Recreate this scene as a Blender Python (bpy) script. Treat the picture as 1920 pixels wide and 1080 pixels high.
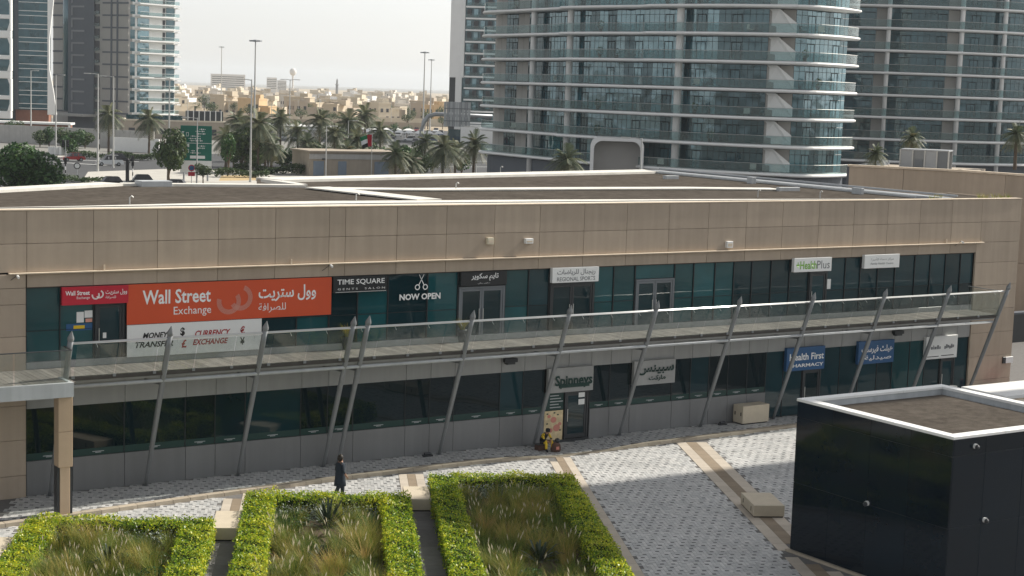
import bpy, bmesh, math, random
import numpy as np
from math import radians, sin, cos, tan, pi, sqrt, atan2
from mathutils import Vector, Matrix
for o in list(bpy.data.objects): bpy.data.objects.remove(o)
random.seed(7); rng = np.random.default_rng(7)
scene = bpy.context.scene
COL = scene.collection

# ------------------------------------------------------------------ camera
FPX, PITCH, ROLL, YAW, CAMH = 3142.0, 0.11770, 0.03329, 0.58400, 16.5
_F = np.array([sin(YAW)*cos(PITCH), cos(YAW)*cos(PITCH), -sin(PITCH)])
_R0 = np.array([cos(YAW), -sin(YAW), 0.]); _U0 = np.cross(_R0, _F)
_R = cos(ROLL)*_R0 + sin(ROLL)*_U0; _U = -sin(ROLL)*_R0 + cos(ROLL)*_U0
_C = np.array([0., 0., CAMH])
cd = bpy.data.cameras.new('camera'); cam = bpy.data.objects.new('camera', cd); COL.objects.link(cam)
cd.lens = FPX/1920*36; cd.sensor_width = 36; cd.clip_start = .5; cd.clip_end = 30000
M = Matrix.Identity(4)
for i in range(3):
    M[i][0] = _R[i]; M[i][1] = _U[i]; M[i][2] = -_F[i]; M[i][3] = _C[i]
cam.matrix_world = M; scene.camera = cam
def ray(px, py): return _F + _R*(px-960)/FPX - _U*(py-540)/FPX
def onz(px, py, z=0.):
    d = ray(px, py); return _C + d*((z-CAMH)/d[2])
def atd(px, py, d): return _C + ray(px, py)*d           # point at view depth d
def gnd(px, d):                                          # ground point in pixel column px (horizon row) at depth d
    p = atd(px, 168.7+.0333*(px-972), d); return (float(p[0]), float(p[1]), 0.)
def hgt(px, py, d): return float(atd(px, py, d)[2])
def ppm(d): return FPX/d

# ------------------------------------------------------------------ light
SUN_EL, SUN_DELTA = radians(36.7), radians(1.5)
sdir = Vector((cos(SUN_DELTA)*cos(SUN_EL), -sin(SUN_DELTA)*cos(SUN_EL), sin(SUN_EL)))
world = bpy.data.worlds.new('World'); scene.world = world; world.use_nodes = True
nt = world.node_tree; bg = nt.nodes['Background']
sky = nt.nodes.new('ShaderNodeTexSky'); sky.sky_type = 'NISHITA'; sky.sun_disc = False
sky.sun_elevation = SUN_EL; sky.sun_rotation = radians(90)+SUN_DELTA
sky.altitude = 0; sky.air_density = 1.0; sky.dust_density = 1.0; sky.ozone_density = 1.0
hs = nt.nodes.new('ShaderNodeHueSaturation'); hs.inputs['Saturation'].default_value = .16; nt.links.new(sky.outputs[0], hs.inputs['Color']); nt.links.new(hs.outputs[0], bg.inputs[0]); bg.inputs[1].default_value = 0.102
sl = bpy.data.lights.new('sun', 'SUN'); sl.energy = 4.2; sl.angle = radians(.53); sl.color = (1, .94, .84)
so = bpy.data.objects.new('sun', sl); COL.objects.link(so)
so.rotation_euler = (-sdir).to_track_quat('-Z', 'Y').to_euler(); so.location = (100, 0, 80)
vs = scene.view_settings; vs.view_transform = 'Standard'; vs.look = 'None'; vs.exposure = 0.68; vs.gamma = 1; vs.use_curve_mapping = False
scene.cycles.max_bounces = 8; scene.cycles.transparent_max_bounces = 16; scene.cycles.volume_bounces = 1

# ------------------------------------------------------------------ materials
MATS = {}
def mat(name, col, rough=.8, var=.12, scale=1.5, spec=.3, metal=0., bump=0., bscale=30., rnd=0., streak=0., coat=0., tint=None, transl=0., low=0., ior=None):
    m = bpy.data.materials.new(name); m.use_nodes = True; MATS[name] = m
    t = m.node_tree; n = t.nodes; l = t.links; b = n['Principled BSDF']
    b.inputs['Roughness'].default_value = rough; b.inputs['Metallic'].default_value = metal
    b.inputs['Specular IOR Level'].default_value = spec
    if coat: b.inputs['Coat Weight'].default_value = coat; b.inputs['Coat Roughness'].default_value = .03
    geo = n.new('ShaderNodeNewGeometry')
    cur = None
    rgb = n.new('ShaderNodeRGB'); rgb.outputs[0].default_value = (*col, 1); cur = rgb.outputs[0]
    def mul(fac_socket, lo, hi):
        nonlocal cur
        mr = n.new('ShaderNodeMapRange'); mr.inputs[3].default_value = lo; mr.inputs[4].default_value = hi
        l.new(fac_socket, mr.inputs[0])
        mx = n.new('ShaderNodeVectorMath'); mx.operation = 'SCALE'
        l.new(cur, mx.inputs[0]); l.new(mr.outputs[0], mx.inputs['Scale']); cur = mx.outputs[0]
    if var:
        nz = n.new('ShaderNodeTexNoise'); nz.inputs['Scale'].default_value = scale; nz.inputs['Detail'].default_value = 6
        nz.inputs['Roughness'].default_value = .65
        l.new(geo.outputs['Position'], nz.inputs['Vector']); mul(nz.outputs[0], 1-2*var, 1+2*var)
    if streak:
        mp = n.new('ShaderNodeMapping'); mp.inputs['Scale'].default_value = (3.2, 3.2, .18)
        l.new(geo.outputs['Position'], mp.inputs[0])
        nz = n.new('ShaderNodeTexNoise'); nz.inputs['Scale'].default_value = 1.0; nz.inputs['Detail'].default_value = 5
        l.new(mp.outputs[0], nz.inputs['Vector']); mul(nz.outputs[0], 1-2*streak, 1+2*streak)
    if low:
        nz = n.new('ShaderNodeTexNoise'); nz.inputs['Scale'].default_value = .38; nz.inputs['Detail'].default_value = 7; nz.inputs['Roughness'].default_value = .7
        l.new(geo.outputs['Position'], nz.inputs['Vector']); mul(nz.outputs[0], 1-2*low, 1+1.6*low)
    if ior: b.inputs['IOR'].default_value = ior
    if rnd:
        oi = n.new('ShaderNodeObjectInfo'); mul(oi.outputs['Random'], 1-rnd, 1+rnd)
    if tint:
        at = n.new('ShaderNodeAttribute'); at.attribute_name = 'tint'
        cr = n.new('ShaderNodeValToRGB'); e = cr.color_ramp.elements
        while len(e) < len(tint): e.new(.5)
        for i, c in enumerate(tint): e[i].position = i/(len(tint)-1); e[i].color = (*c, 1)
        l.new(at.outputs['Fac'], cr.inputs[0]); cur = cr.outputs[0]
    l.new(cur, b.inputs['Base Color'])
    if bump:
        nb = n.new('ShaderNodeTexNoise'); nb.inputs['Scale'].default_value = bscale; nb.inputs['Detail'].default_value = 4
        l.new(geo.outputs['Position'], nb.inputs['Vector'])
        bp = n.new('ShaderNodeBump'); bp.inputs['Strength'].default_value = bump; bp.inputs['Distance'].default_value = .02
        l.new(nb.outputs[0], bp.inputs['Height']); l.new(bp.outputs[0], b.inputs['Normal'])
    if transl:
        tr = n.new('ShaderNodeBsdfTranslucent'); l.new(cur, tr.inputs[0])
        mx = n.new('ShaderNodeMixShader'); mx.inputs[0].default_value = transl
        l.new(b.outputs[0], mx.inputs[1]); l.new(tr.outputs[0], mx.inputs[2])
        l.new(mx.outputs[0], n['Material Output'].inputs[0])
    return m
def clear_glass(name, col, opac=.25, rough=.02, dirt=.0):
    """thin clear sheet: tinted transparent, a fresnel reflection and a little grime"""
    m = bpy.data.materials.new(name); m.use_nodes = True; MATS[name] = m
    t = m.node_tree; n = t.nodes; l = t.links; n.remove(n['Principled BSDF'])
    tr = n.new('ShaderNodeBsdfTransparent'); tr.inputs[0].default_value = (*col, 1)
    gl = n.new('ShaderNodeBsdfGlossy'); gl.inputs['Roughness'].default_value = rough
    df = n.new('ShaderNodeBsdfDiffuse'); df.inputs[0].default_value = (.45, .5, .47, 1)
    lw = n.new('ShaderNodeLayerWeight'); lw.inputs[0].default_value = .5; pw = n.new('ShaderNodeMath'); pw.operation = 'POWER'; pw.inputs[1].default_value = 4.; l.new(lw.outputs['Facing'], pw.inputs[0]); fr = n.new('ShaderNodeMath'); fr.operation = 'MULTIPLY_ADD'; fr.inputs[1].default_value = .45; fr.inputs[2].default_value = .03; l.new(pw.outputs[0], fr.inputs[0])
    m1 = n.new('ShaderNodeMixShader'); l.new(fr.outputs[0], m1.inputs[0]); l.new(tr.outputs[0], m1.inputs[1]); l.new(gl.outputs[0], m1.inputs[2])
    nz = n.new('ShaderNodeTexNoise'); nz.inputs['Scale'].default_value = 2.2; nz.inputs['Detail'].default_value = 6
    geo = n.new('ShaderNodeNewGeometry'); l.new(geo.outputs['Position'], nz.inputs['Vector'])
    mr = n.new('ShaderNodeMapRange'); mr.inputs[1].default_value = .3; mr.inputs[2].default_value = .75
    mr.inputs[3].default_value = opac*.5; mr.inputs[4].default_value = opac+dirt; l.new(nz.outputs[0], mr.inputs[0])
    m2 = n.new('ShaderNodeMixShader'); l.new(mr.outputs[0], m2.inputs[0]); l.new(m1.outputs[0], m2.inputs[1]); l.new(df.outputs[0], m2.inputs[2])
    l.new(m2.outputs[0], n['Material Output'].inputs[0]); return m
def window_glass(name, col, wave=.0, rough=.02, rnd=.25, spec=.5, var=.25, scale=.35, ior=None, stint=None):
    m = mat(name, col, rough=rough, var=var, scale=scale, spec=spec, rnd=rnd, ior=ior)
    if stint: m.node_tree.nodes['Principled BSDF'].inputs['Specular Tint'].default_value = (*stint, 1)
    if wave:
        t = m.node_tree; n = t.nodes; l = t.links; b = n['Principled BSDF']
        g = n.new('ShaderNodeNewGeometry'); nb = n.new('ShaderNodeTexNoise'); nb.inputs['Scale'].default_value = .45; nb.inputs['Detail'].default_value = 1
        l.new(g.outputs['Position'], nb.inputs['Vector']); bp = n.new('ShaderNodeBump'); bp.inputs['Strength'].default_value = wave; bp.inputs['Distance'].default_value = .08
        l.new(nb.outputs[0], bp.inputs['Height']); l.new(bp.outputs[0], b.inputs['Normal'])
    return m
mat('tan_panel', (.388, .318, .248), .75, .05, .8, .25, bump=.15, bscale=60, rnd=.07, streak=.08, low=.07)
mat('tan_stone', (.45, .34, .235), .8, .06, 1.2, .25, bump=.2, bscale=40, rnd=.05, streak=.05)
mat('ledge', (.62, .52, .40), .7, .15, 2)
mat('grey_panel', (.175, .178, .18), .45, .05, .7, .4, rnd=.05, streak=.06)
mat('spandrel', (.30, .305, .30), .4, .05, .7, .4, rnd=.05, streak=.08)
mat('joint', (.03, .03, .028), .9, .1)
window_glass('glass_dark', (.007, .030, .038), wave=.25, rnd=.4)
window_glass('glass_teal', (.012, .075, .085), wave=.25, rnd=.3)
window_glass('glass_black', (.004, .014, .018), wave=.2, rnd=.3)
window_glass('kiosk_glass', (.004, .010, .017), wave=.12, rough=.05, rnd=.15, spec=.28)
window_glass('tower_glass', (.02, .078, .10), wave=.8, rough=.03, rnd=.45, ior=2.5, stint=(.70, .92, 1.0))
window_glass('tower_glass_dark', (.012, .045, .058), wave=.6, rough=.04, rnd=.35, ior=1.8, stint=(.70, .92, 1.0))
clear_glass('rail_glass', (.89, .915, .905), .045, dirt=.06)
clear_glass('rail_glass_tower', (.72, .82, .83), .09)
mat('frame_dark', (.03, .034, .038), .4, .1, spec=.4)
mat('frame_grey', (.15, .165, .18), .4, .08, spec=.4)
mat('mullion', (.02, .024, .027), .45, .1)
mat('steel', (.20, .212, .22), .42, .08, 1.5, .5, metal=.25, streak=.08)
mat('steel_bright', (.62, .63, .62), .28, .06, 3, .5, metal=.7)
mat('beam_grey', (.42, .44, .45), .5, .1, 1.0, .4, streak=.12)
mat('deck_wood', (.175, .16, .145), .75, .22, 2.0, .25, rnd=.22, bump=.3, bscale=25)
mat('deck_edge', (.055, .05, .045), .8, .2, 2)
mat('soffit', (.30, .30, .29), .8, .12, 1)
mat('gravel_roof', (.088, .077, .066), .95, .34, 2.2, .0, bump=.9, bscale=12, low=.2)
mat('membrane', (.66, .64, .585), .8, .16, .9, .25, bump=.2, bscale=10, low=.14)
mat('white_paint', (.76, .76, .74), .45, .04, 2, .4)
mat('white_sign', (.72, .73, .72), .4, .03, 2, .4)
mat('cream_box', (.60, .55, .42), .6, .08, 3)
mat('red_sign', (.46, .010, .03), .4, .04, 1, .4)
mat('orange_sign', (.58, .075, .02), .4, .05, .6, .4)
mat('blue_sign', (.018, .085, .21), .4, .04, 1, .4)
mat('black_sign', (.012, .014, .016), .35, .1, 1, .4)
mat('green_dark', (.004, .035, .028), .5, .08)
mat('green_strip', (.012, .045, .040), .4, .1, 1)
mat('text_white', (.80, .80, .79), .5, .02)
mat('text_pale', (.62, .30, .24), .5, .02)
mat('text_black', (.015, .015, .016), .5, .02)
mat('text_red', (.36, .03, .035), .5, .02)
mat('text_green', (.18, .40, .05), .5, .02)
mat('text_grey', (.16, .17, .18), .5, .02)
mat('yellow', (.62, .42, .02), .5, .05)
mat('kerb', (.40, .345, .27), .85, .12, 2, .2, bump=.2, rnd=.08)
mat('band_light', (.47, .415, .345), .85, .10, 1.5, .2, bump=.2, rnd=.07)
mat('band_brown', (.25, .20, .145), .85, .12, 1.5, .2, bump=.2, rnd=.08)
mat('paver_a', (.49, .49, .48), .62, .16, 5, .35, bump=.3, rnd=.1, low=.17)
mat('paver_b', (.43, .435, .43), .62, .16, 5, .35, bump=.3, rnd=.1, low=.17)
mat('paver_c', (.55, .545, .53), .58, .14, 5, .35, bump=.3, rnd=.1, low=.17)
mat('paver_dark', (.13, .13, .132), .8, .15, 5, .2)
mat('joint_sand', (.16, .155, .15), .95, .2, 4, .1)
mat('path_stone_shaded', (.15, .145, .14), .85, .15, 3, .2, rnd=.15)  # paving colour darkened to stand in for hedge shade
mat('bench_stone', (.52, .455, .35), .75, .07, 2.5, .25, bump=.2, bscale=50)
mat('soil', (.10, .075, .055), .95, .3, 4, .1, bump=.8, bscale=12)
mat('silver_leaf', (.3, .35, .3), .6, 0, tint=[(.06, .09, .06), (.16, .20, .16), (.34, .38, .33), (.52, .55, .50)], transl=.2)
mat('hedge_core', (.012, .022, .006), .95, .3, 6, .1)
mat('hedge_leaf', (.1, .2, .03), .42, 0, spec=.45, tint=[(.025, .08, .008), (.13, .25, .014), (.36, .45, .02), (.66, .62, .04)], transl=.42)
mat('grass_blade', (.2, .2, .05), .65, 0, spec=.25, tint=[(.05, .10, .018), (.14, .20, .03), (.33, .29, .06), (.48, .34, .12)], transl=.3)
mat('grass_plume', (.62, .56, .42), .8, .05, transl=.4)
mat('agave_leaf', (.03, .05, .025), .5, .2, 3, .4, rnd=.2)
mat('flower_red', (.42, .05, .03), .6, .15)
mat('leaf_tree', (.05, .08, .02), .55, 0, spec=.3, tint=[(.018, .036, .014), (.042, .074, .026), (.08, .12, .04), (.14, .17, .06)], transl=.25)
mat('leaf_bush', (.05, .08, .02), .5, 0, spec=.3, tint=[(.010, .035, .010), (.025, .075, .018), (.06, .13, .03), (.12, .19, .045)], transl=.25)
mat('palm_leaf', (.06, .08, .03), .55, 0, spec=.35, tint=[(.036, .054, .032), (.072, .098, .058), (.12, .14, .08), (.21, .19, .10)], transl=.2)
mat('bark', (.13, .10, .075), .9, .25, 4, .15, bump=.6, bscale=9)
mat('asphalt', (.075, .077, .08), .9, .12, .5, .2, bump=.3, bscale=20)
mat('ground_sand', (.22, .215, .20), .95, .18, .05, .1)
mat('sand_ground', (.36, .30, .22), .95, .18, .05, .1)
mat('pavement', (.46, .44, .40), .9, .12, .4, .2)
mat('sand_patch', (.46, .35, .20), .95, .15, .3, .1)
mat('marking', (.70, .70, .68), .7, .1, 1)
mat('concrete', (.42, .41, .39), .85, .1, .6, .2, streak=.08)
mat('concrete_tan', (.36, .31, .25), .85, .08, .5, .2, streak=.06)
mat('slab_white', (.80, .79, .77), .6, .05, .4, .3)
mat('wall_taupe', (.36, .345, .325), .8, .08, .3, .2, rnd=.05)
mat('wall_grey', (.25, .26, .27), .8, .06, .3, .2, rnd=.05)
mat('wall_charcoal', (.10, .112, .13), .6, .06, .3, .3)
mat('brick_red', (.26, .12, .08), .85, .12, 1)
mat('galvanised', (.33, .345, .36), .5, .06, 1, .5, metal=.3)
mat('pole_light', (.48, .48, .46), .5, .05, 1, .4, metal=.2)
mat('sign_green', (.0, .125, .085), .45, .04, 1, .4)
mat('flag_red', (.45, .015, .035), .8, .05); mat('flag_black', (.012, .012, .012), .8, .05); mat('flag_white', (.7, .7, .7), .8, .05); mat('flag_green', (.01, .16, .06), .8, .05)
mat('shutter_blue', (.20, .245, .30), .6, .08)
mat('car_white', (.66, .67, .68), .3, .03, coat=.8); mat('car_silver', (.34, .35, .36), .3, .03, coat=.8, metal=.3)
mat('car_black', (.015, .016, .018), .3, .03, coat=.8); mat('car_red', (.28, .02, .02), .3, .03, coat=.8); mat('car_blue', (.03, .06, .13), .3, .03, coat=.8)
mat('tyre', (.012, .012, .012), .8, .05)
for i, c in enumerate([(.50, .43, .33), (.57, .51, .41), (.43, .37, .30), (.62, .58, .52), (.54, .40, .24), (.68, .665, .64)]):
    mat('villa_%d' % i, c, .9, .06, .2, .15, streak=.04)
mat('villa_window', (.05, .05, .055), .4, .1)
mat('skin', (.30, .17, .11), .6, .05); mat('hair', (.02, .014, .009), .6, .1)
mat('cloth_black', (.012, .014, .018), .85, .1); mat('cloth_navy', (.016, .024, .035), .85, .1)
mat('bag_brown', (.11, .06, .045), .8, .15); mat('red_box', (.42, .03, .03), .5, .05)
mat('poster', (.62, .50, .30), .5, .35, 3.5); mat('poster_pink', (.55, .22, .17), .5, .1)

# ------------------------------------------------------------------ mesh helpers
ORD = ['first', 'second', 'third', 'fourth', 'fifth', 'sixth', 'seventh', 'eighth', 'ninth', 'tenth', 'eleventh', 'twelfth', 'thirteenth', 'fourteenth', 'fifteenth', 'sixteenth', 'seventeenth', 'eighteenth', 'nineteenth', 'twentieth']
CNT = {}
def nth(key):
    CNT[key] = CNT.get(key, -1)+1; return ORD[min(CNT[key], 19)]
WORLD = {}
def reg(o, origin): WORLD[o.name] = origin; return o
def tag(o, label=None, cat=None, group=None, kind=None):
    if label: o['label'] = label
    if cat: o['category'] = cat
    if group: o['group'] = group
    if kind: o['kind'] = kind
    return o
def thing(name, label, cat, loc=(0, 0, 0), rotz=0, group=None):
    o = bpy.data.objects.new(name, None); COL.objects.link(o); o.empty_display_size = .3
    o.location = loc; o.rotation_euler = (0, 0, rotz); tag(o, label, cat, group)
    return reg(o, Vector(loc))
def link(name, me, parent=None, loc=(0, 0, 0), rot=(0, 0, 0), scale=None):
    """loc is in the parent's local space"""
    o = bpy.data.objects.new(name, me); COL.objects.link(o); o.location = loc; o.rotation_euler = rot
    if scale: o.scale = scale
    if parent: o.parent = parent
    WORLD[o.name] = (WORLD[parent.name] if parent else Vector((0, 0, 0))) + Vector(loc)
    return o
def wlink(name, me, parent, wloc, rot=(0, 0, 0)):
    base = WORLD[parent.name] if parent else Vector((0, 0, 0))
    return link(name, me, parent, Vector(wloc)-base, rot)
BOXC = {}
def boxmesh(dx, dy, dz, m, bev=0.):
    k = (round(dx, 3), round(dy, 3), round(dz, 3), m, bev)
    if k not in BOXC:
        bm = bmesh.new(); bmesh.ops.create_cube(bm, size=1); bmesh.ops.scale(bm, vec=(dx, dy, dz), verts=bm.verts)
        if bev: bmesh.ops.bevel(bm, geom=bm.edges[:], offset=bev, segments=1, affect='EDGES')
        me = bpy.data.meshes.new('box'); bm.to_mesh(me); bm.free(); me.materials.append(MATS[m]); BOXC[k] = me
    return BOXC[k]
def box(parent, name, x0, x1, y0, y1, z0, z1, m, bev=0.):
    """world-space box (parents carry translation only)"""
    return wlink(name, boxmesh(x1-x0, y1-y0, z1-z0, m, bev), parent, ((x0+x1)/2, (y0+y1)/2, (z0+z1)/2))
def lbox(parent, name, c, s, m, bev=0., rot=(0, 0, 0)):
    return link(name, boxmesh(*s, m, bev), parent, c, rot)
class MB:
    def __init__(s): s.v = []; s.f = []; s.mi = []; s.mats = []
    def slot(s, m):
        if m not in s.mats: s.mats.append(m)
        return s.mats.index(m)
    def box(s, x0, x1, y0, y1, z0, z1, m=None, rz=0, piv=(0, 0)):
        b = len(s.v)
        for x, y, z in ((x0,y0,z0),(x1,y0,z0),(x1,y1,z0),(x0,y1,z0),(x0,y0,z1),(x1,y0,z1),(x1,y1,z1),(x0,y1,z1)):
            if rz: X, Y = x-piv[0], y-piv[1]; x, y = piv[0]+X*cos(rz)-Y*sin(rz), piv[1]+X*sin(rz)+Y*cos(rz)
            s.v.append((x, y, z))
        for q in ((0,3,2,1),(4,5,6,7),(0,1,5,4),(1,2,6,5),(2,3,7,6),(3,0,4,7)):
            s.f.append([b+i for i in q]); s.mi.append(s.slot(m) if m else 0)
    def prism(s, pts, z0, z1, m=None):
        b = len(s.v); n = len(pts)
        a = sum(pts[i][0]*pts[(i+1) % n][1]-pts[(i+1) % n][0]*pts[i][1] for i in range(n))
        if a < 0: pts = pts[::-1]
        s.v += [(p[0], p[1], z0) for p in pts]+[(p[0], p[1], z1) for p in pts]; k = s.slot(m) if m else 0
        s.f.append(list(range(b+n-1, b-1, -1))); s.f.append(list(range(b+n, b+2*n))); s.mi += [k, k]
        for i in range(n): s.f.append([b+i, b+(i+1) % n, b+n+(i+1) % n, b+n+i]); s.mi.append(k)
    def tube(s, pts, rads, seg=8, m=None, cap=True):
        b = len(s.v); k = s.slot(m) if m else 0; n = len(pts)
        pts = [Vector(p) for p in pts]
        if not hasattr(rads, '__len__'): rads = [rads]*n
        for i, p in enumerate(pts):
            t = (pts[min(i+1, n-1)]-pts[max(i-1, 0)]).normalized()
            u = t.orthogonal() if abs(t.z) < .95 else t.cross(Vector((0, 1, 0)))
            if abs(t.z) < .95: u = t.cross(Vector((0, 0, 1)))
            u.normalize(); w = t.cross(u)
            for j in range(seg):
                a = 2*pi*j/seg; s.v.append(tuple(p+(u*cos(a)+w*sin(a))*rads[i]))
        for i in range(n-1):
            for j in range(seg):
                s.f.append([b+i*seg+j, b+i*seg+(j+1) % seg, b+(i+1)*seg+(j+1) % seg, b+(i+1)*seg+j]); s.mi.append(k)
        if cap:
            s.f.append([b+j for j in range(seg)][::-1]); s.f.append([b+(n-1)*seg+j for j in range(seg)]); s.mi += [k, k]
    def quad(s, a, b_, c, d, m=None):
        b = len(s.v); s.v += [tuple(a), tuple(b_), tuple(c), tuple(d)]; s.f.append([b, b+1, b+2, b+3]); s.mi.append(s.slot(m) if m else 0)
    def mesh(s, m=None, smooth=False):
        me = bpy.data.meshes.new('mesh'); me.from_pydata(s.v, [], s.f)
        for x in (s.mats or [m]): me.materials.append(MATS[x])
        if s.mats: me.polygons.foreach_set('material_index', s.mi)
        if smooth: me.polygons.foreach_set('use_smooth', [True]*len(s.f))
        me.update(); return me
    def build(s, name, parent=None, m=None, loc=(0, 0, 0), smooth=False, world=False):
        me = s.mesh(m, smooth)
        if world and parent: return link(name, me, parent, -WORLD[parent.name])
        return link(name, me, parent, loc)
def quadmesh(V, m, tint=None, mi=None, mats=None):
    """V: (n,4,3) array of separate quads"""
    n = len(V); me = bpy.data.meshes.new('quads')
    me.vertices.add(n*4); me.vertices.foreach_set('co', np.ascontiguousarray(V, dtype=np.float32).ravel())
    me.loops.add(n*4); me.loops.foreach_set('vertex_index', np.arange(n*4, dtype=np.int32))
    me.polygons.add(n); me.polygons.foreach_set('loop_start', np.arange(n, dtype=np.int32)*4)
    try: me.polygons.foreach_set('loop_total', np.full(n, 4, dtype=np.int32))
    except Exception: pass
    for x in (mats or [m]): me.materials.append(MATS[x])
    if mi is not None: me.polygons.foreach_set('material_index', np.asarray(mi, dtype=np.int32))
    me.update(calc_edges=True)
    if tint is not None:
        a = me.attributes.new('tint', 'FLOAT', 'FACE'); a.data.foreach_set('value', np.asarray(tint, dtype=np.float32))
    me.validate(); return me
def leaves(P, N, size, spread=.8, aspect=.55):
    """leaf quads at P (n,3), roughly facing N, random roll"""
    n = len(P); N = N+rng.normal(0, spread, (n, 3)); N /= np.linalg.norm(N, axis=1)[:, None]+1e-9
    A = np.cross(N, rng.normal(0, 1, (n, 3))); A /= np.linalg.norm(A, axis=1)[:, None]+1e-9; B = np.cross(N, A)
    s = (size*rng.uniform(.5, 1.45, n))[:, None]; A = A*s*.5; B = B*s*.5*aspect
    return np.stack([P-A, P+B, P+A, P-B], 1)
# ------------------------------------------------------------------ setting: ground, plaza, roads
def sheet(name, pts, z, m, kind='structure', thick=0.):
    b = MB()
    if thick: b.prism(pts, z-thick, z)
    else: b.v = [(p[0], p[1], z) for p in pts]; b.f = [list(range(len(pts)))]; b.mi = [0]
    o = b.build(name, None, m); o['kind'] = kind
    if o.data.polygons[0].normal.z < 0 and not thick: o.data.flip_normals()
    return o
S = 9000
sheet('ground', [(-S, -S), (S, -S), (S, S), (-S, S)], -.03, 'ground_sand')
TH = radians(27.3)
def pz(v, u): return (v*cos(TH)+u*sin(TH), -v*sin(TH)+u*cos(TH))   # plaza grid (v right, u away) to world
def vu(x, y): return (x*cos(TH)-y*sin(TH), x*sin(TH)+y*cos(TH))
plaza = sheet('plaza', [(-30, 10), (130, 10), (130, 110), (77, 110), (77, 66), (-30, 66)], -.012, 'joint_sand')
# walkway along the shops: kerb line (x, y) and step height
KX = [5, 17.5, 21.7, 27.7, 33.8, 39.2, 43.5, 48, 57.8, 66, 80]
KY = [58.8, 59.9, 60.3, 60.9, 61.3, 61.4, 61.0, 61.2, 61.6, 61.9, 62.4]
def kerb_y(x): return float(np.interp(x, KX, KY))
def step_h(x): return float(np.interp(x, [40.5, 43.2, 46.2, 48.8], [.13, .012, .012, .13]))
walk = MB(); xs = [5+.75*i for i in range(101)]
for a, b in zip(xs[:-1], xs[1:]):
    walk.quad((a, kerb_y(a)+.25, step_h(a)-.012), (b, kerb_y(b)+.25, step_h(b)-.012), (b, 64.0, step_h(b)-.012), (a, 64.0, step_h(a)-.012))
walkway = walk.build('walkway', None, 'joint_sand'); walkway['kind'] = 'structure'
for a, b in zip(xs[:-1], xs[1:]):          # kerb stones, one by one
    g = .008; h0, h1 = step_h(a)+.004, step_h(b)+.004; y0, y1 = kerb_y(a), kerb_y(b)
    k = MB(); w = .34
    k.v = [(a+g, y0, -.05), (b-g, y1, -.05), (b-g, y1+w, -.05), (a+g, y0+w, -.05), (a+g, y0+.012, h0), (b-g, y1+.012, h1), (b-g, y1+w, h1), (a+g, y0+w, h0)]
    k.f = [(0,3,2,1),(4,5,6,7),(0,1,5,4),(1,2,6,5),(2,3,7,6),(3,0,4,7)]; k.mi = [0]*6
    k.build('kerb_stone', walkway, 'kerb')
# inlaid bands of slabs across the plaza
BANDS = [(-11.15, 0), (-4.12, 0), (2.98, 0), (9.86, 0), (16.5, .25)]
for v0, ex in BANDS:
    w = .355+ex*.6
    for i, m in enumerate(('band_light', 'band_brown', 'band_light')):
        u = 47.
        while u < 79.2:
            p = pz(v0+(i+.5)*w, u+.45)
            if p[1] < kerb_y(p[0])-.35 and not (41.4 < p[0] < 50 and 36 < p[1] < 44.8) and not (v0 < 9 and u < (60, 60, 64, 0)[BANDS.index((v0, ex))]):
                lbox(plaza, 'slab', (p[0], p[1], -.018), (w-.012, .888, .05), m, rot=(0, 0, -TH))
            u += .9
    if v0 > 9:   # dark drainage slot beside the band
        pass
# paths between the planting beds, hedge shade put into their dark colour
for v0, u1 in ((-4.1, 59.7), (3.08, 64.1)):
    u = 47.
    while u < u1:
        p = pz(v0+.5, u+.6); lbox(plaza, 'slab', (p[0], p[1], -.02), (1.0, 1.19, .05), 'path_stone_shaded', rot=(0, 0, -TH)); u += 1.2
# windmill paving: four light blocks round a small dark insert
PV, MI, CEN = [], [], []
s_ = .135; g_ = .004
def paver_ok(x, y, v, u):
    if y < kerb_y(x)-.06:
        for v0, ex in BANDS:
            if v0-.02 < v < v0+3*(.355+ex*.6)+.02: return None
        for a, b, c in ((-10.7, -3.0, 60.05), (-3.15, 4.1, 63.95), (3.0, 10.0, 67.4)):
            if a < v < b and u < c: return None
        if 41.6 < x < 49.8 and y < 44.6: return None
        return 0.
    if y > kerb_y(x)+.42 and y < 63.62 and x < 77: return step_h(x)
    if x > 76.7 and y > kerb_y(x)+.42 and y < 80: return step_h(x)
    return None
PIECES = [(0, 2, 0, 1, 0), (2, 3, 0, 2, 0), (1, 3, 2, 3, 0), (0, 1, 1, 3, 0), (1, 2, 1, 2, 1)]
ct, st = cos(TH), sin(TH)
cell = 3*s_; cells = []
for iu in range(int(51/cell), int(86/cell)):
    for iv in range(int(-12.5/cell), int(31/cell)):
        v = iv*cell + (iu % 3)*s_*1.0; u = iu*cell
        x, y = pz(v+cell/2, u+cell/2)
        # only what the camera could see plus a margin
        d = np.array([x, y, 0])-_C; zc = d@_F; px = 960+FPX*(d@_R)/zc; py = 540-FPX*(d@_U)/zc
        if px < -120 or px > 2060 or py > 1180: continue
        z = paver_ok(x, y, v+cell/2, u+cell/2)
        if z is None: continue
        cells.append((v, u, z, py))
cells.sort(key=lambda c: -c[3])
pm = {}
singles = 0
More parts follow.
